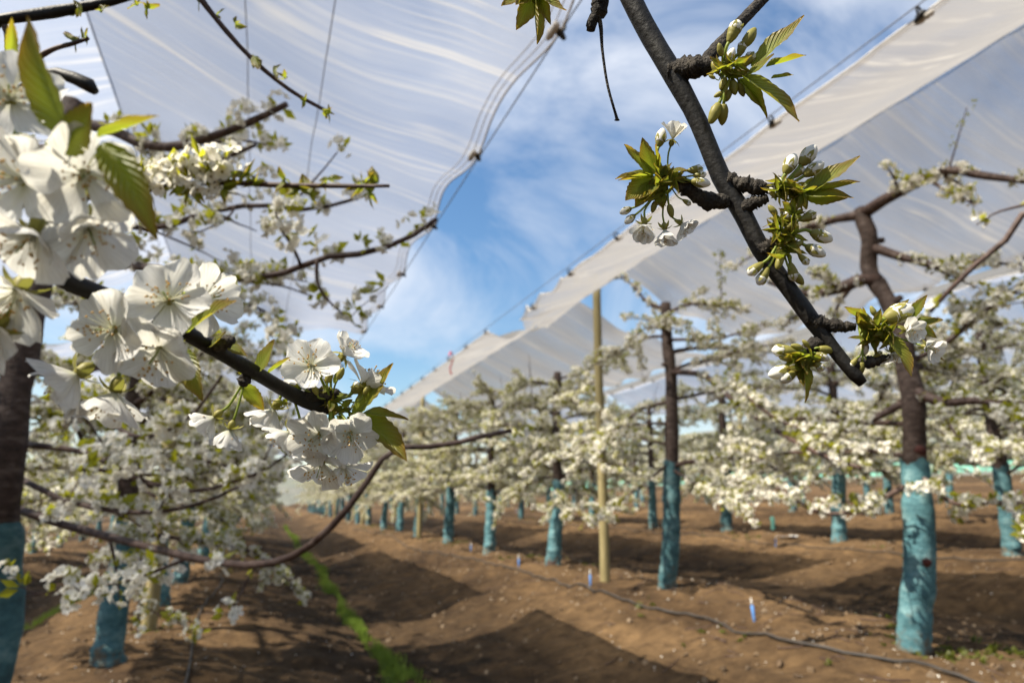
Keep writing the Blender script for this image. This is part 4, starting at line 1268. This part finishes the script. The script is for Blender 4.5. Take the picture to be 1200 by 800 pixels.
limb(TN, oN, [(40, 312, .236, 16), (52, 285, .228, 20), (60, 262, .222, 12)], "spur", 'spur', 10, 16, 0.10, 0.08, seed=7)
limb(TN, oN, [(150, 356, .262, 10), (165, 385, .262, 15), (175, 398, .262, 8)], "spur", 'spur', 10, 16, 0.10, 0.08, seed=8)
B = lambda *a, **k: blossom(TN, oN, *a, **k)
# nearest, out of focus
r0 = (55, 250, .222)
B(12, 118, .212, 60, (0.55, 0.25, 0.8), 0.30, r0)
B(30, 212, .206, 62, (-0.2, 0.0, 1.0), 0.30, r0)
B(98, 205, .203, 62, (0.45, -0.30, 0.8), 0.36, r0)
B(104, 268, .212, 56, (0.5, -0.6, 0.5), 0.55, r0)
B(40, 272, .206, 62, (-0.1, -0.7, 0.6), 0.5, r0)
B(22, 340, .218, 60, (0.0, -0.75, 0.5), 0.55, (45, 300, .232))
B(-8, 382, .215, 58, (-0.2, -0.5, 0.8), 0.4, (30, 308, .235))
# middle cluster
r1 = (170, 392, .262)
B(198, 352, .250, 49, (0.25, 0.30, 0.9), 0.22, r1)
B(134, 386, .246, 50, (-0.15, 0.0, 1.0), 0.25, r1)
B(188, 408, .252, 52, (0.05, -0.55, 0.8), 0.4, r1)
B(92, 438, .250, 52, (-0.55, -0.55, 0.5), 0.55, r1)
B(135, 458, .256, 50, (-0.1, -0.9, 0.25), 0.65, r1)
B(236, 352, .275, 46, (0.75, 0.1, 0.3), 0.5, (238, 402, .298))
# sharp cluster at the tip
r2 = (388, 470, .355)
B(365, 429, .338, 35, (-0.05, 0.35, 0.95), 0.20, r2)
B(349, 441, .350, 27, (-0.6, 0.4, 0.3), 0.4, r2)
B(402, 416, .350, 30, (0.65, 0.7, 0.25), 0.55, r2)
B(424, 452, .352, 37, (0.70, 0.55, -0.35), 0.5, r2)
B(374, 509, .335, 36, (-0.30, -0.25, 0.92), 0.30, r2)
B(410, 508, .335, 33, (0.25, -0.30, 0.92), 0.30, r2)
B(377, 540, .340, 37, (-0.05, -0.75, 0.66), 0.35, r2)
B(402, 545, .350, 33, (0.35, -0.85, 0.45), 0.35, r2)
B(340, 505, .345, 31, (-0.5, -0.72, 0.4), 0.55, (345, 470, .347))
B(322, 478, .355, 34, (-0.35, -0.7, 0.1), 0.7, (340, 466, .347))
B(252, 488, .320, 30, (-0.72, -0.65, 0.25), 0.65, (285, 448, .322))
B(270, 502, .318, 29, (-0.30, -0.92, 0.1), 0.75, (286, 450, .322))
Lf = lambda *a, **k: leaf(TN, oN, *a, **k)
Lf((78, 152), (16, 24), .198, .192, (-0.55, 0.25, 0.8), 4, 1.15)
Lf((76, 176), (122, 132), .197, .195, (0.2, 0.3, 0.9), 2, 1.7)
Lf((122, 172), (192, 268), .197, .193, (0.35, 0.25, 0.85), 1, 1.0)
Lf((118, 160), (188, 140), .198, .196, (0.0, 0.97, 0.25), 3, 0.9)
Lf((60, 165), (100, 205), .22, .215, (0.0, 0.3, 0.9), 4, 1.1)
Lf((12, 70), (20, 20), .225, .22, (0.5, 0.3, 0.6), 5)
Lf((222, 388), (273, 345), .262, .256, (-0.35, 0.75, 0.6), 4, 1.0)
Lf((215, 350), (236, 306), .285, .29, (-0.75, 0.1, 0.65), 1, 1.1)
Lf((214, 410), (240, 466), .262, .256, (-0.2, 0.3, 0.9), 4, 1.1)
Lf((262, 402), (290, 420), .302, .30, (0.1, 0.8, 0.6), 0, 1.0)
Lf((301, 433), (329, 403), .325, .322, (-0.3, 0.45, 0.85), 2, 1.2)
Lf((316, 436), (342, 420), .33, .325, (-0.1, 0.95, 0.3), 3, 0.8)
Lf((284, 452), (313, 478), .325, .33, (0.1, 0.5, 0.85), 4, 1.2)
Lf((416, 486), (467, 428), .352, .342, (-0.55, 0.45, 0.75), 0, 1.0)
Lf((420, 489), (478, 481), .352, .345, (0.0, 0.95, 0.35), 1, 1.0)
Lf((424, 490), (483, 532), .352, .338, (0.3, 0.75, 0.6), 4, 1.05)
Lf((408, 490), (438, 525), .358, .355, (0.6, 0.2, 0.6), 5, 1.0)
Lf((392, 448), (404, 430), .352, .348, (-0.3, 0.3, 0.9), 5, 1.4)
Lf((395, 462), (412, 470), .352, .348, (0.2, 0.6, 0.8), 5, 1.4)
Lf((245, 405), (268, 395), .295, .29, (0, .7, .7), 2, 1.2)
tufts(TN, oN, [(390, 470), (400, 476), (384, 456), (410, 482), (350, 455), (286, 440), (165, 395), (330, 470), (396, 488), (300, 430)], .350, 14, 6, 31)
for (b_, t_, k_) in (((384, 448), (388, 430), 'g'), ((396, 444), (403, 430), 'g'), ((412, 458), (420, 447), 'h'), ((426, 462), (434, 451), 'g'), ((352, 448), (345, 436), 'h'), ((372, 462), (366, 450), 'g')):
    bud(TN, oN, b_, t_, .347, k_, (388, 468, .353))
# upper twigs of the same tree
limb(TN, oN, [(W, xN, yN, 2.2, 0.012), (W, -.75, .5, 2.0, 0.009), (-120, 40, .72, 14), (0, 23, .75, 12), (70, 13, .78, 11), (150, -4, .8, 9), (230, -40, .82, 6)], n=50, knots=6, seed=13)
limb(TN, oN, [(W, xN, yN, 2.6, 0.010), (W, -.45, .6, 2.35, 0.008), (150, -160, .8, 8), (225, -22, .8, 7), (242, 8, .8, 6.5), (290, 64, .81, 6), (340, 106, .82, 5), (384, 131, .83, 4.5)], n=60, mat='twig', ns=8, knots=6, seed=14)
limb(TN, oN, [(W, xN, yN, 1.7, 0.012), (W, -.85, .8, 1.62, 0.010), (-120, 250, 1.15, 11), (40, 236, 1.15, 9), (150, 225, 1.15, 8), (240, 214, 1.15, 7), (330, 217, 1.13, 6), (400, 218, 1.12, 5), (456, 218, 1.1, 4)], n=60, mat='twig', ns=8, knots=6, seed=15)
limb(TN, oN, [(W, xN, yN, 1.9, 0.012), (W, -.8, .75, 1.85, 0.010), (-120, 130, 1.0, 10), (20, 105, 1.0, 10), (60, 85, 1.0, 12), (105, 100, 1.0, 16), (112, 108, 1.0, 9)], n=40, mat='hbark', ns=10, knots=6, seed=16)
limb(TN, oN, [(40, 70, .79, 8), (62, 58, .785, 6), (86, 51, .78, 5), (104, 45, .78, 4)], n=16, mat='twig', ns=7, seed=17)
limb(TN, oN, [(-30, -10, .77, 9), (5, 30, .775, 8), (10, 60, .78, 7), (12, 78, .78, 5)], n=16, mat='twig', ns=7, seed=18)
tufts(TN, oN, [(232, 2), (254, 18), (276, 28), (298, 68), (322, 84), (334, 92), (358, 118), (380, 131), (384, 132)], .81, 11, 4, 41)
tufts(TN, oN, [(95, 10), (118, 14), (160, 6), (172, 10), (86, 50), (100, 46), (15, 70), (8, 75)], .78, 13, 4, 42)
tufts(TN, oN, [(205, 222), (225, 224), (245, 205), (262, 222), (280, 214), (300, 217), (332, 210), (350, 222), (362, 228), (384, 210), (424, 216), (432, 225), (440, 214), (268, 205), (292, 206)], 1.13, 20, 5, 43)
P_ = np.array([at(x, y, 1.14) for x, y in ((152, 215), (165, 205), (185, 210), (205, 200), (222, 212), (236, 190), (248, 206), (262, 192), (200, 218), (218, 196), (170, 222), (240, 216), (150, 200), (180, 196))])
bl, lf_ = fill_clusters(P_ - oN, np.tile([[0.1, -0.5, 0.5]], (len(P_), 1)), True, 61, 1.0, 1.0, 0.72)
link("blossom", bl.mesh("blossom_cluster", [M['petal'], M['eye']]), TN, kind="stuff")
link("foliage", lf_.mesh("foliage", [M['leaf']]), TN, kind="stuff")

# ---- tree behind the camera: the dark budding branch coming down over it
xM, yM = -1.0, -2.85
oM = np.array([xM, yM, gz(xM, yM)])
tpM = oM + np.array([[0, 0, -.3], [0, 0, .02], [-.02, 0, .6], [.02, .03, 1.3], [.01, -.02, 2.0], [0.0, 0.0, 3.0]])
TM, PM, BM = hero_tree(oM, tpM, 0.11, 1.0, [], 7, "cherry tree reaching in with the dark hanging branch of unopened buds", "cherry trees in the row overhanging the grass strip",
                       505, (1.8, 4.4), 1.3, 2.9, every=0.05, autolen=(0.9, 1.4))
limb(TM, oM, [(W, xM, yM, 2.1, 0.030), (W, -.45, -1.4, 1.95, 0.022), (W, 0.02, -.25, 1.72, 0.013), (705, -200, .47, 29.9), (718, -70, .43, 26.4), (737, -8, .42, 24.6), (762, 42, .415, 23.8), (786, 82, .41, 24.6), (816, 138, .405, 21.1), (845, 208, .40, 21.1), (868, 246, .395, 21.1),
              (894, 296, .39, 19.4), (930, 346, .385, 18.5), (958, 384, .38, 16.7), (984, 418, .375, 15.8), (1006, 444, .37, 15.0), (1011, 449, .37, 11.4)], n=150, ns=18, knots=14, rough=0.018, rings=0.012, seed=21)
sp_ = lambda pts, sd, n=26: limb(TM, oM, pts, "spur", 'spur', 11, n, 0.09, 0.11, seed=sd)
sp_([(786, 84, .41, 24), (805, 80, .405, 26), (822, 78, .40, 22), (838, 80, .398, 14)], 22)
limb(TM, oM, [(822, 76, .405, 15), (836, 62, .41, 15), (850, 46, .415, 14), (872, 22, .42, 13), (900, -8, .43, 12), (940, -60, .44, 11)], n=40, knots=7, seed=23, mat='spur', rings=0.04)
sp_([(850, 236, .395, 16), (832, 236, .39, 20), (815, 228, .388, 18), (798, 216, .386, 16), (780, 211, .385, 10)], 24, 34)
sp_([(852, 208, .398, 14), (868, 215, .393, 17), (888, 220, .39, 18), (906, 222, .388, 10)], 25, 30)
sp_([(868, 246, .395, 18), (884, 238, .39, 17), (900, 232, .388, 9)], 26)
sp_([(890, 296, .39, 18), (902, 288, .386, 18), (912, 280, .385, 9)], 27)
sp_([(948, 372, .38, 18), (962, 379, .378, 17), (982, 382, .376, 15), (1002, 383, .375, 9)], 28, 30)
sp_([(962, 398, .38, 15), (950, 407, .378, 17), (944, 413, .377, 9)], 29)
sp_([(996, 428, .373, 14), (1020, 424, .372, 14), (1042, 418, .371, 8)], 30)
sp_([(712, -60, .43, 16), (704, -10, .425, 17), (702, 12, .425, 18), (694, 25, .425, 13), (692, 36, .425, 8)], 31)
limb(TM, oM, [(700, 12, .424, 6), (704, 32, .424, 5), (706, 60, .424, 3.4), (712, 100, .424, 3.2), (722, 136, .424, 3.6), (723, 141, .424, 7)], "withered_stalk", 'spur', 7, 40, 0.02, 0.0, seed=32)
limb(TM, oM, [(716, -72, .43, 14), (670, -52, .425, 11), (626, -18, .42, 9)], "bough", 'hbark', 9, 20, seed=33)
Rb = lambda b_, t_, d_, k_, rt: bud(TM, oM, b_, t_, d_, k_, rt)
Lm = lambda *a, **k: leaf(TM, oM, *a, **k)
# uppermost cluster
r3 = (846, 82, .397)
for b_, t_, k_ in (((854, 50), (866, 24), 'h'), ((872, 54), (886, 32), 'g'), ((852, 76), (860, 56), 'w'), ((866, 66), (872, 48), 'h'), ((870, 78), (884, 62), 'h'), ((846, 66), (842, 50), 'g'),
                   ((842, 86), (834, 72), 'g'), ((850, 92), (844, 106), 'g'), ((858, 94), (862, 112), 'g'), ((848, 108), (836, 114), 'g'), ((856, 106), (850, 120), 'g'), ((866, 98), (872, 114), 'g'),
                   ((842, 122), (832, 146), 'g'), ((848, 122), (846, 148), 'g'), ((838, 92), (830, 88), 'g')):
    Rb(b_, t_, .392, k_, r3)
Lm((884, 76), (945, 24), .392, .385, (-0.45, 0.65, 0.6), 0, 1.0)
Lm((876, 88), (910, 70), .388, .38, (-0.1, 0.75, 0.7), 2, 1.3)
Lm((900, 78), (945, 68), .394, .40, (0.1, 0.9, 0.2), 3, 0.8)
Lm((872, 92), (943, 135), .388, .378, (0.25, 0.75, 0.65), 4, 1.25)
Lm((868, 94), (906, 132), .392, .388, (0.1, 0.4, 0.85), 1, 1.0)
Lm((866, 96), (884, 132), .394, .392, (0.4, 0.3, 0.8), 5, 1.4)
Lm((905, 92), (930, 90), .394, .40, (0.1, 0.9, 0.1), 3, 0.9)
tufts(TM, oM, [(848, 80), (856, 90), (862, 76)], .389, 21, 9, 51)
# cluster on the spur to the left with two open flowers
r4 = (782, 212, .385)
blossom(TM, oM, 755, 262, .375, 24, (-0.15, -0.85, 0.5), 0.85, r4)
blossom(TM, oM, 779, 268, .380, 23, (0.05, -0.95, 0.3), 0.95, r4)
blossom(TM, oM, 798, 262, .383, 20, (0.55, -0.65, 0.5), 0.8, r4)
blossom(TM, oM, 788, 164, .382, 22, (0.25, 0.95, 0.15), 0.95, r4)
for b_, t_, k_ in (((772, 172), (777, 150), 'w'), ((812, 206), (828, 204), 'h'), ((810, 212), (833, 216), 'w'), ((806, 200), (824, 198), 'h'), ((740, 244), (726, 250), 'w'), ((744, 252), (732, 262), 'w'),
                   ((768, 236), (764, 250), 'g'), ((784, 240), (788, 256), 'g'), ((800, 234), (810, 240), 'h')):
    Rb(b_, t_, .382, k_, r4)
for b_, t_, n_, k_ in (((764, 205), (728, 172), (0.3, 0.5, 0.8), 0), ((768, 202), (748, 164), (-0.6, 0.2, 0.75), 4), ((764, 206), (724, 204), (0, 0.9, 0.4), 1), ((764, 208), (724, 214), (0.1, 0.8, 0.5), 3),
                       ((764, 210), (728, 238), (-0.3, 0.2, 0.9), 2), ((778, 205), (806, 196), (0.0, 0.8, 0.6), 4), ((772, 200), (764, 168), (0.5, 0.2, 0.8), 5), ((766, 214), (744, 246), (-0.4, -0.1, 0.9), 0)):
    Lm(b_, t_, .383, .376, n_, k_, 1.15)
tufts(TM, oM, [(774, 206), (782, 216), (770, 216), (790, 210), (778, 226), (766, 226)], .379, 21, 9, 52)
# clusters on the right-hand spurs
r5 = (910, 224, .386)
for b_, t_, k_ in (((920, 204), (932, 180), 'w'), ((938, 194), (956, 170), 'w'), ((942, 206), (966, 190), 'w'), ((912, 226), (914, 208), 'w'), ((926, 232), (938, 216), 'w'), ((930, 208), (942, 196), 'h'), ((908, 232), (902, 220), 'h')):
    Rb(b_, t_, .382, k_, r5)
Lm((944, 226), (1010, 188), .384, .374, (-0.25, 0.75, 0.6), 0, 1.0)
Lm((946, 228), (1008, 216), .384, .38, (0.0, 0.85, 0.45), 3, 0.9)
Lm((944, 230), (1000, 226), .382, .374, (0.2, 0.75, 0.6), 4, 1.2)
Lm((944, 232), (990, 240), .384, .38, (0.1, 0.4, 0.9), 2, 1.0)
Lm((940, 220), (974, 204), .388, .386, (-0.2, 0.6, 0.7), 1, 1.0)
tufts(TM, oM, [(912, 222), (922, 226), (932, 230), (918, 214), (940, 226)], .380, 22, 9, 53)
r6 = (914, 280, .384)
for b_, t_, k_ in (((950, 272), (976, 282), 'w'), ((944, 288), (968, 300), 'w'), ((938, 258), (956, 250), 'h'), ((926, 262), (920, 248), 'h'), ((910, 252), (900, 240), 'g'), ((936, 298), (948, 310), 'h'), ((894, 308), (876, 322), 'h'),
                   ((900, 314), (888, 334), 'h'), ((926, 308), (932, 330), 'h'), ((930, 320), (942, 334), 'g'), ((920, 270), (932, 258), 'g'), ((930, 290), (942, 282), 'g'), ((916, 300), (910, 316), 'g'), ((912, 262), (904, 254), 'g')):
    Rb(b_, t_, .380, k_, r6)
tufts(TM, oM, [(914, 270), (920, 282), (912, 258), (928, 276), (924, 296), (930, 252)], .379, 22, 9, 54)
# cluster near the cut end with two small open flowers
r7 = (1006, 383, .374)
blossom(TM, oM, 1062, 386, .362, 20, (0.25, -0.2, 0.9), 0.75, r7)
blossom(TM, oM, 1086, 407, .362, 20, (0.35, -0.3, 0.85), 0.7, r7)
blossom(TM, oM, 1046, 412, .372, 20, (0.1, -0.85, 0.35), 0.6, r7)
for b_, t_, k_ in (((1036, 374), (1072, 360), 'w'), ((1022, 396), (1020, 382), 'w'), ((1034, 392), (1052, 396), 'w'), ((1012, 398), (1014, 416), 'w'), ((1018, 372), (1004, 366), 'g'), ((1026, 370), (1020, 358), 'g'), ((1040, 380), (1048, 370), 'h'),
                   ((1004, 420), (994, 432), 'h'), ((1010, 424), (1008, 440), 'g'), ((1024, 418), (1034, 412), 'h')):
    Rb(b_, t_, .370, k_, r7)
Lm((1040, 394), (1075, 438), .368, .356, (0.4, 0.45, 0.8), 4, 1.25)
Lm((1040, 372), (1066, 352), .374, .372, (-0.3, 0.6, 0.7), 0, 1.0)
Lm((1068, 372), (1082, 344), .37, .366, (-0.6, 0.2, 0.75), 1, 1.3)
Lm((1074, 376), (1104, 380), .37, .366, (0.1, 0.6, 0.75), 2, 1.2)
Lm((1072, 384), (1100, 392), .374, .376, (0.2, 0.4, 0.9), 4, 1.2)
Lm((1082, 410), (1106, 424), .374, .37, (0.2, 0.7, 0.6), 3, 1.0)
tufts(TM, oM, [(1016, 384), (1026, 388), (1034, 384), (1020, 398), (1044, 388), (1010, 374)], .367, 22, 9, 55)
# lowest cluster left of the cut end
r8 = (946, 412, .377)
for b_, t_, k_ in (((934, 412), (904, 410), 'h'), ((932, 420), (912, 418), 'g'), ((928, 432), (900, 440), 'w'), ((934, 434), (914, 446), 'h'), ((956, 414), (972, 422), 'w'), ((952, 422), (966, 434), 'h'), ((944, 424), (944, 440), 'h'), ((960, 408), (978, 412), 'g'), ((948, 406), (940, 398), 'g'), ((940, 408), (926, 404), 'g')):
    Rb(b_, t_, .374, k_, r8)
Lm((940, 424), (952, 470), .374, .366, (0.5, 0.1, 0.8), 1, 1.0)
Lm((936, 424), (938, 456), .376, .37, (-0.3, 0.2, 0.9), 5, 1.2)
tufts(TM, oM, [(940, 416), (950, 418), (932, 424), (944, 428)], .371, 21, 9, 56)
# leaves hanging in from the top
r_ = (626, -16, .42)
for t_, k_, n_ in (((588, 12), 0, (-0.2, 0.4, 0.9)), ((612, 36), 4, (0.5, 0.2, 0.8)), ((626, 54), 3, (0.8, 0.1, 0.5)), ((648, 22), 1, (-0.3, 0.2, 0.9)), ((656, 24), 5, (0.3, 0.3, 0.9)), ((600, 10), 2, (0.1, 0.3, 0.9))):
    Lm((625, -14), t_, .42, .412, n_, k_, 1.1)

# ------------------------------------------------------------------ hoses, stakes, fence, scraps, weeds
def on_ground(x, y):
    r_ = ray(x, y); t = 3.0
    lo, hi = 0.5, 60.0
    for _ in range(50):
        t = 0.5 * (lo + hi); p = EYE + r_ * t
        if p[2] > gz(p[0], p[1]): lo = t
        else: hi = t
    return EYE + r_ * lo

hp = [on_ground(x, y) for x, y in ((1180, 812), (1130, 797), (1040, 776), (930, 756), (820, 726), (760, 714), (720, 700), (690, 690), (655, 683))]
end = hp[-1]
hp += [np.array([end[0] - 0.05 + 0.1 * math.sin(k * 1.3), end[1] + 2.2 * k, 0]) for k in range(1, 10)]
S = spline(np.array(hp), 160)
S[:, 2] = zground(S[:, 0], S[:, 1]) + 0.012 + 0.015 * np.abs(np.sin(np.arange(160) * 0.35))
V, F, U = tube(S, 0.0115, 8)
link("drip_hose", mesh_np("drip_hose", V, F, [M['hose']]), None, "long black drip hose winding over the soil ridge past the tall post", "hose", "black drip hoses")
for X, lab in ((-0.45, "black drip hose at the feet of the row overhanging the grass strip"), (9.2, "thin black drip hose in front of first row behind the hose row")):
    ys = np.linspace(1.5, 34, 120)
    xs = X + 0.09 * fbm(ys * 0.35, ys * 0 + X, 2, 5)
    V, F, U = tube(np.stack([xs, ys, zground(xs, ys) + 0.014], -1), 0.010, 7)
    link("drip_hose", mesh_np("drip_hose", V, F, [M['hose']]), None, lab, "hose", "black drip hoses")

def stake_parts():
    b = Bag(); V, F, U = tube([[0, 0, -0.08], [0, 0, 0.02], [0, 0, 0.13], [0, 0, 0.135]], [0.004, 0.012, 0.016, 0.010], 9); b.add(V, F)
    c = Bag(); V, F, U = tube([[0, 0, 0.13], [0.004, 0, 0.16], [0.002, 0, 0.175], [0.008, 0, 0.20]], [0.008, 0.011, 0.006, 0.004], 8); c.add(V, F)
    V, F, U = tube([[-0.02, 0, 0.158], [0.02, 0, 0.158]], 0.005, 6); c.add(V, F)
    return b.mesh("peg", [M['blue']]), c.mesh("emitter", [M['white']])
pegm, emm = stake_parts()
for (x, y, lab) in ((884, 727, "blue irrigation stake with white tip alone between two trunks of hose row"), (692, 686, "blue irrigation stake beside the foot of the tall wooden post"),
                    (608, 664, "blue irrigation stake between second and third trunks past the tall post"), (552, 646, "blue irrigation stake, third past the tall post in hose row"), (446, 612, "tiny blue irrigation stake far along the hose row"),
                    (909, 640, "blue irrigation stake next to white scrap behind hose row"), (605, 600, "tiny blue irrigation stake in the row behind")):
    p = on_ground(x, y)
    t = thing("irrigation_stake", tuple(p), lab, "stake", "irrigation stakes")
    t.rotation_euler = (rng.uniform(-.1, .1), rng.uniform(-.1, .1), rng.uniform(0, 6)); t.scale = (0.95, 0.95, 0.95)
    link("peg", pegm, t); link("emitter", emm, t)

# mint green tree guards hung in the second row and a white scrap
gb = Bag()
th = np.linspace(0, 2 * math.pi, 12)
V, F, U = tube(spline(np.array([[0, 0, 0], [0.01, 0, 0.18], [0, 0.01, 0.36]]), 8), [0.055, 0.06, 0.05, 0.06, 0.055, 0.065, 0.06, 0.05], 10, 0.06, cap=False, seed=3); gb.add(V, F)
guard = gb.mesh("tree_guard", [M['mint']])
for (x, y, lab) in ((985, 610, "mint green plastic tree guard beside a thin teal trunk"), (906, 620, "small mint green plastic sleeve near the white scrap")):
    p = on_ground(x, y)
    o = link("tree_guard", guard, None, lab, "tree guard", "mint green guards"); o.location = (p[0], p[1], p[2] - 0.01)
p = on_ground(928, 630)
sv = []
for i in range(5):
    for j in range(4):
        sv.append((i * 0.11 - 0.22, j * 0.05, 0.02 + 0.03 * math.sin(i * 2 + j * 1.7) ** 2))
sf = [[i * 4 + j, (i + 1) * 4 + j, (i + 1) * 4 + j + 1, i * 4 + j + 1] for i in range(4) for j in range(3)]
o = link("plastic_scrap", mesh_np("plastic_scrap", np.array(sv), np.array(sf), [M['white']]), None, "crumpled strip of white plastic lying on the soil", "scrap"); o.location = tuple(p)

# red tie cord on the right-hand wire
ex, ez = eave_pos(1, -1)
c0 = np.array([ex - 0.02, 10.6, ez + 0.03])
V, F, U = tube(spline(c0 + np.array([[0, 0, 0], [0.05, .1, .10], [0.12, .2, .02], [0.10, .3, -.15], [0.13, .3, -.25]]), 20), 0.012, 6)
link("tie_cord", mesh_np("tie_cord", V, F, [M['red']]), None, "short red tie cord knotted to the cover wire against the sky", "cord")

# windbreak fence at the foot of the hill: net panels between posts
fa = np.array([62.0, 6.0]); fb = np.array([40.0, 120.0])
nseg = 16
t = thing("windbreak_fence", (fa[0], fa[1], gz(*fa)), "long low mint green windbreak net fence at the foot of the hill", "fence")
o0 = np.array([fa[0], fa[1], gz(*fa)])
for k in range(nseg):
    a = fa + (fb - fa) * k / nseg; b = fa + (fb - fa) * (k + 1) / nseg
    za_, zb_ = gz(*a), gz(*b)
    bb = Bag(); V, F, U = tube([[a[0], a[1], za_ - .2], [a[0], a[1], za_ + 1.75]], 0.05, 8); bb.add(V - o0, F)
    link("post", bb.mesh("post", [M['post']]), t)
    n_ = 10; pv = []
    for i in range(n_ + 1):
        q = a + (b - a) * i / n_; zz = za_ + (zb_ - za_) * i / n_
        for (h, ww) in ((0.5, .05), (1.0, .12), (1.62 - 0.08 * math.sin(math.pi * i / n_), .02)):
            pv.append((q[0] + ww * math.sin(i * 1.9 + k), q[1], zz + h))
    pf = [[i * 3 + j, (i + 1) * 3 + j, (i + 1) * 3 + j + 1, i * 3 + j + 1] for i in range(n_) for j in range(2)]
    link("net_panel", mesh_np("net_panel", np.array(pv) - o0, np.array(pf), [M['mint']]), t)

# tufts of weeds on the ridges
g = np.random.default_rng(17)
n = 2600
row = g.choice([0, 1, 1, 1, 2, 2], n)
cx = np.array([ROWX[int(r)] for r in row]) + g.normal(0, 0.35, n); cyy = 3 + 26 * g.random(n) ** 1.5
keep = fbm(cx * 1.1, cyy * 0.8, 2, 33) > 0.45
cx, cyy = cx[keep], cyy[keep]; n = len(cx)
Rm = np.stack([rot_to([a, b, 1.0], c) for a, b, c in zip(g.normal(0, .5, n), g.normal(0, .5, n), g.uniform(0, 6.28, n))])
V, F = scatter(LT[3][0] * 0.9, LT[3][1], np.stack([cx, cyy, zground(cx, cyy)], -1), Rm, g.uniform(0.6, 1.6, n))
link("weeds", mesh_np("weeds", V, F, [M['weed']], smooth=False), None, "sparse low green weeds on the soil ridges under the trees", "weeds", kind="stuff")

# petals fallen under the trees and prunings on the soil
g = np.random.default_rng(23)
n = 2600
row = g.choice([-1, 0, 0, 1, 1, 1, 2, 2], n)
lx = np.array([ROWX[int(r)] for r in row]) + g.normal(0, 0.9, n); ly = 2.6 + 26 * g.random(n) ** 1.6
pv = np.array([[-.5, -.4, 0], [.5, -.4, .1], [.55, .4, .25], [-.45, .45, .05]])
V, F = scatter(pv, np.array([[0, 1, 2, 3]]), np.stack([lx, ly, zground(lx, ly) + 0.006], -1), np.stack([rot_to([a, b, 1.0], c) for a, b, c in zip(g.normal(0, .4, n), g.normal(0, .4, n), g.uniform(0, 6.28, n))]), g.uniform(0.008, 0.016, n))
link("fallen_petals", mesh_np("fallen_petals", V, F, [M['petal']], smooth=False), None, "white petals fallen on the soil below the cherry rows", "petals", kind="stuff")
n = 420
row = g.choice([0, 1, 1, 2], n)
lx = np.array([ROWX[int(r)] for r in row]) + g.normal(0, 0.8, n); ly = 2.6 + 20 * g.random(n) ** 1.5
bg_ = Bag()
for x, y in zip(lx, ly):
    a = g.uniform(0, 6.28); L_ = g.uniform(0.06, 0.32)
    P_ = np.array([[x, y], [x + L_ * .5 * math.cos(a), y + L_ * .5 * math.sin(a)], [x + L_ * math.cos(a + .2), y + L_ * math.sin(a + .2)]])
    V, F, U = tube(np.column_stack([P_, zground(P_[:, 0], P_[:, 1]) + 0.008]), [0.005, 0.004, 0.0025], 4)
    bg_.add(V, F)
link("prunings", bg_.mesh("prunings", [M['twig']]), None, "thin cut twigs scattered on the soil under the trees", "twigs", kind="stuff")
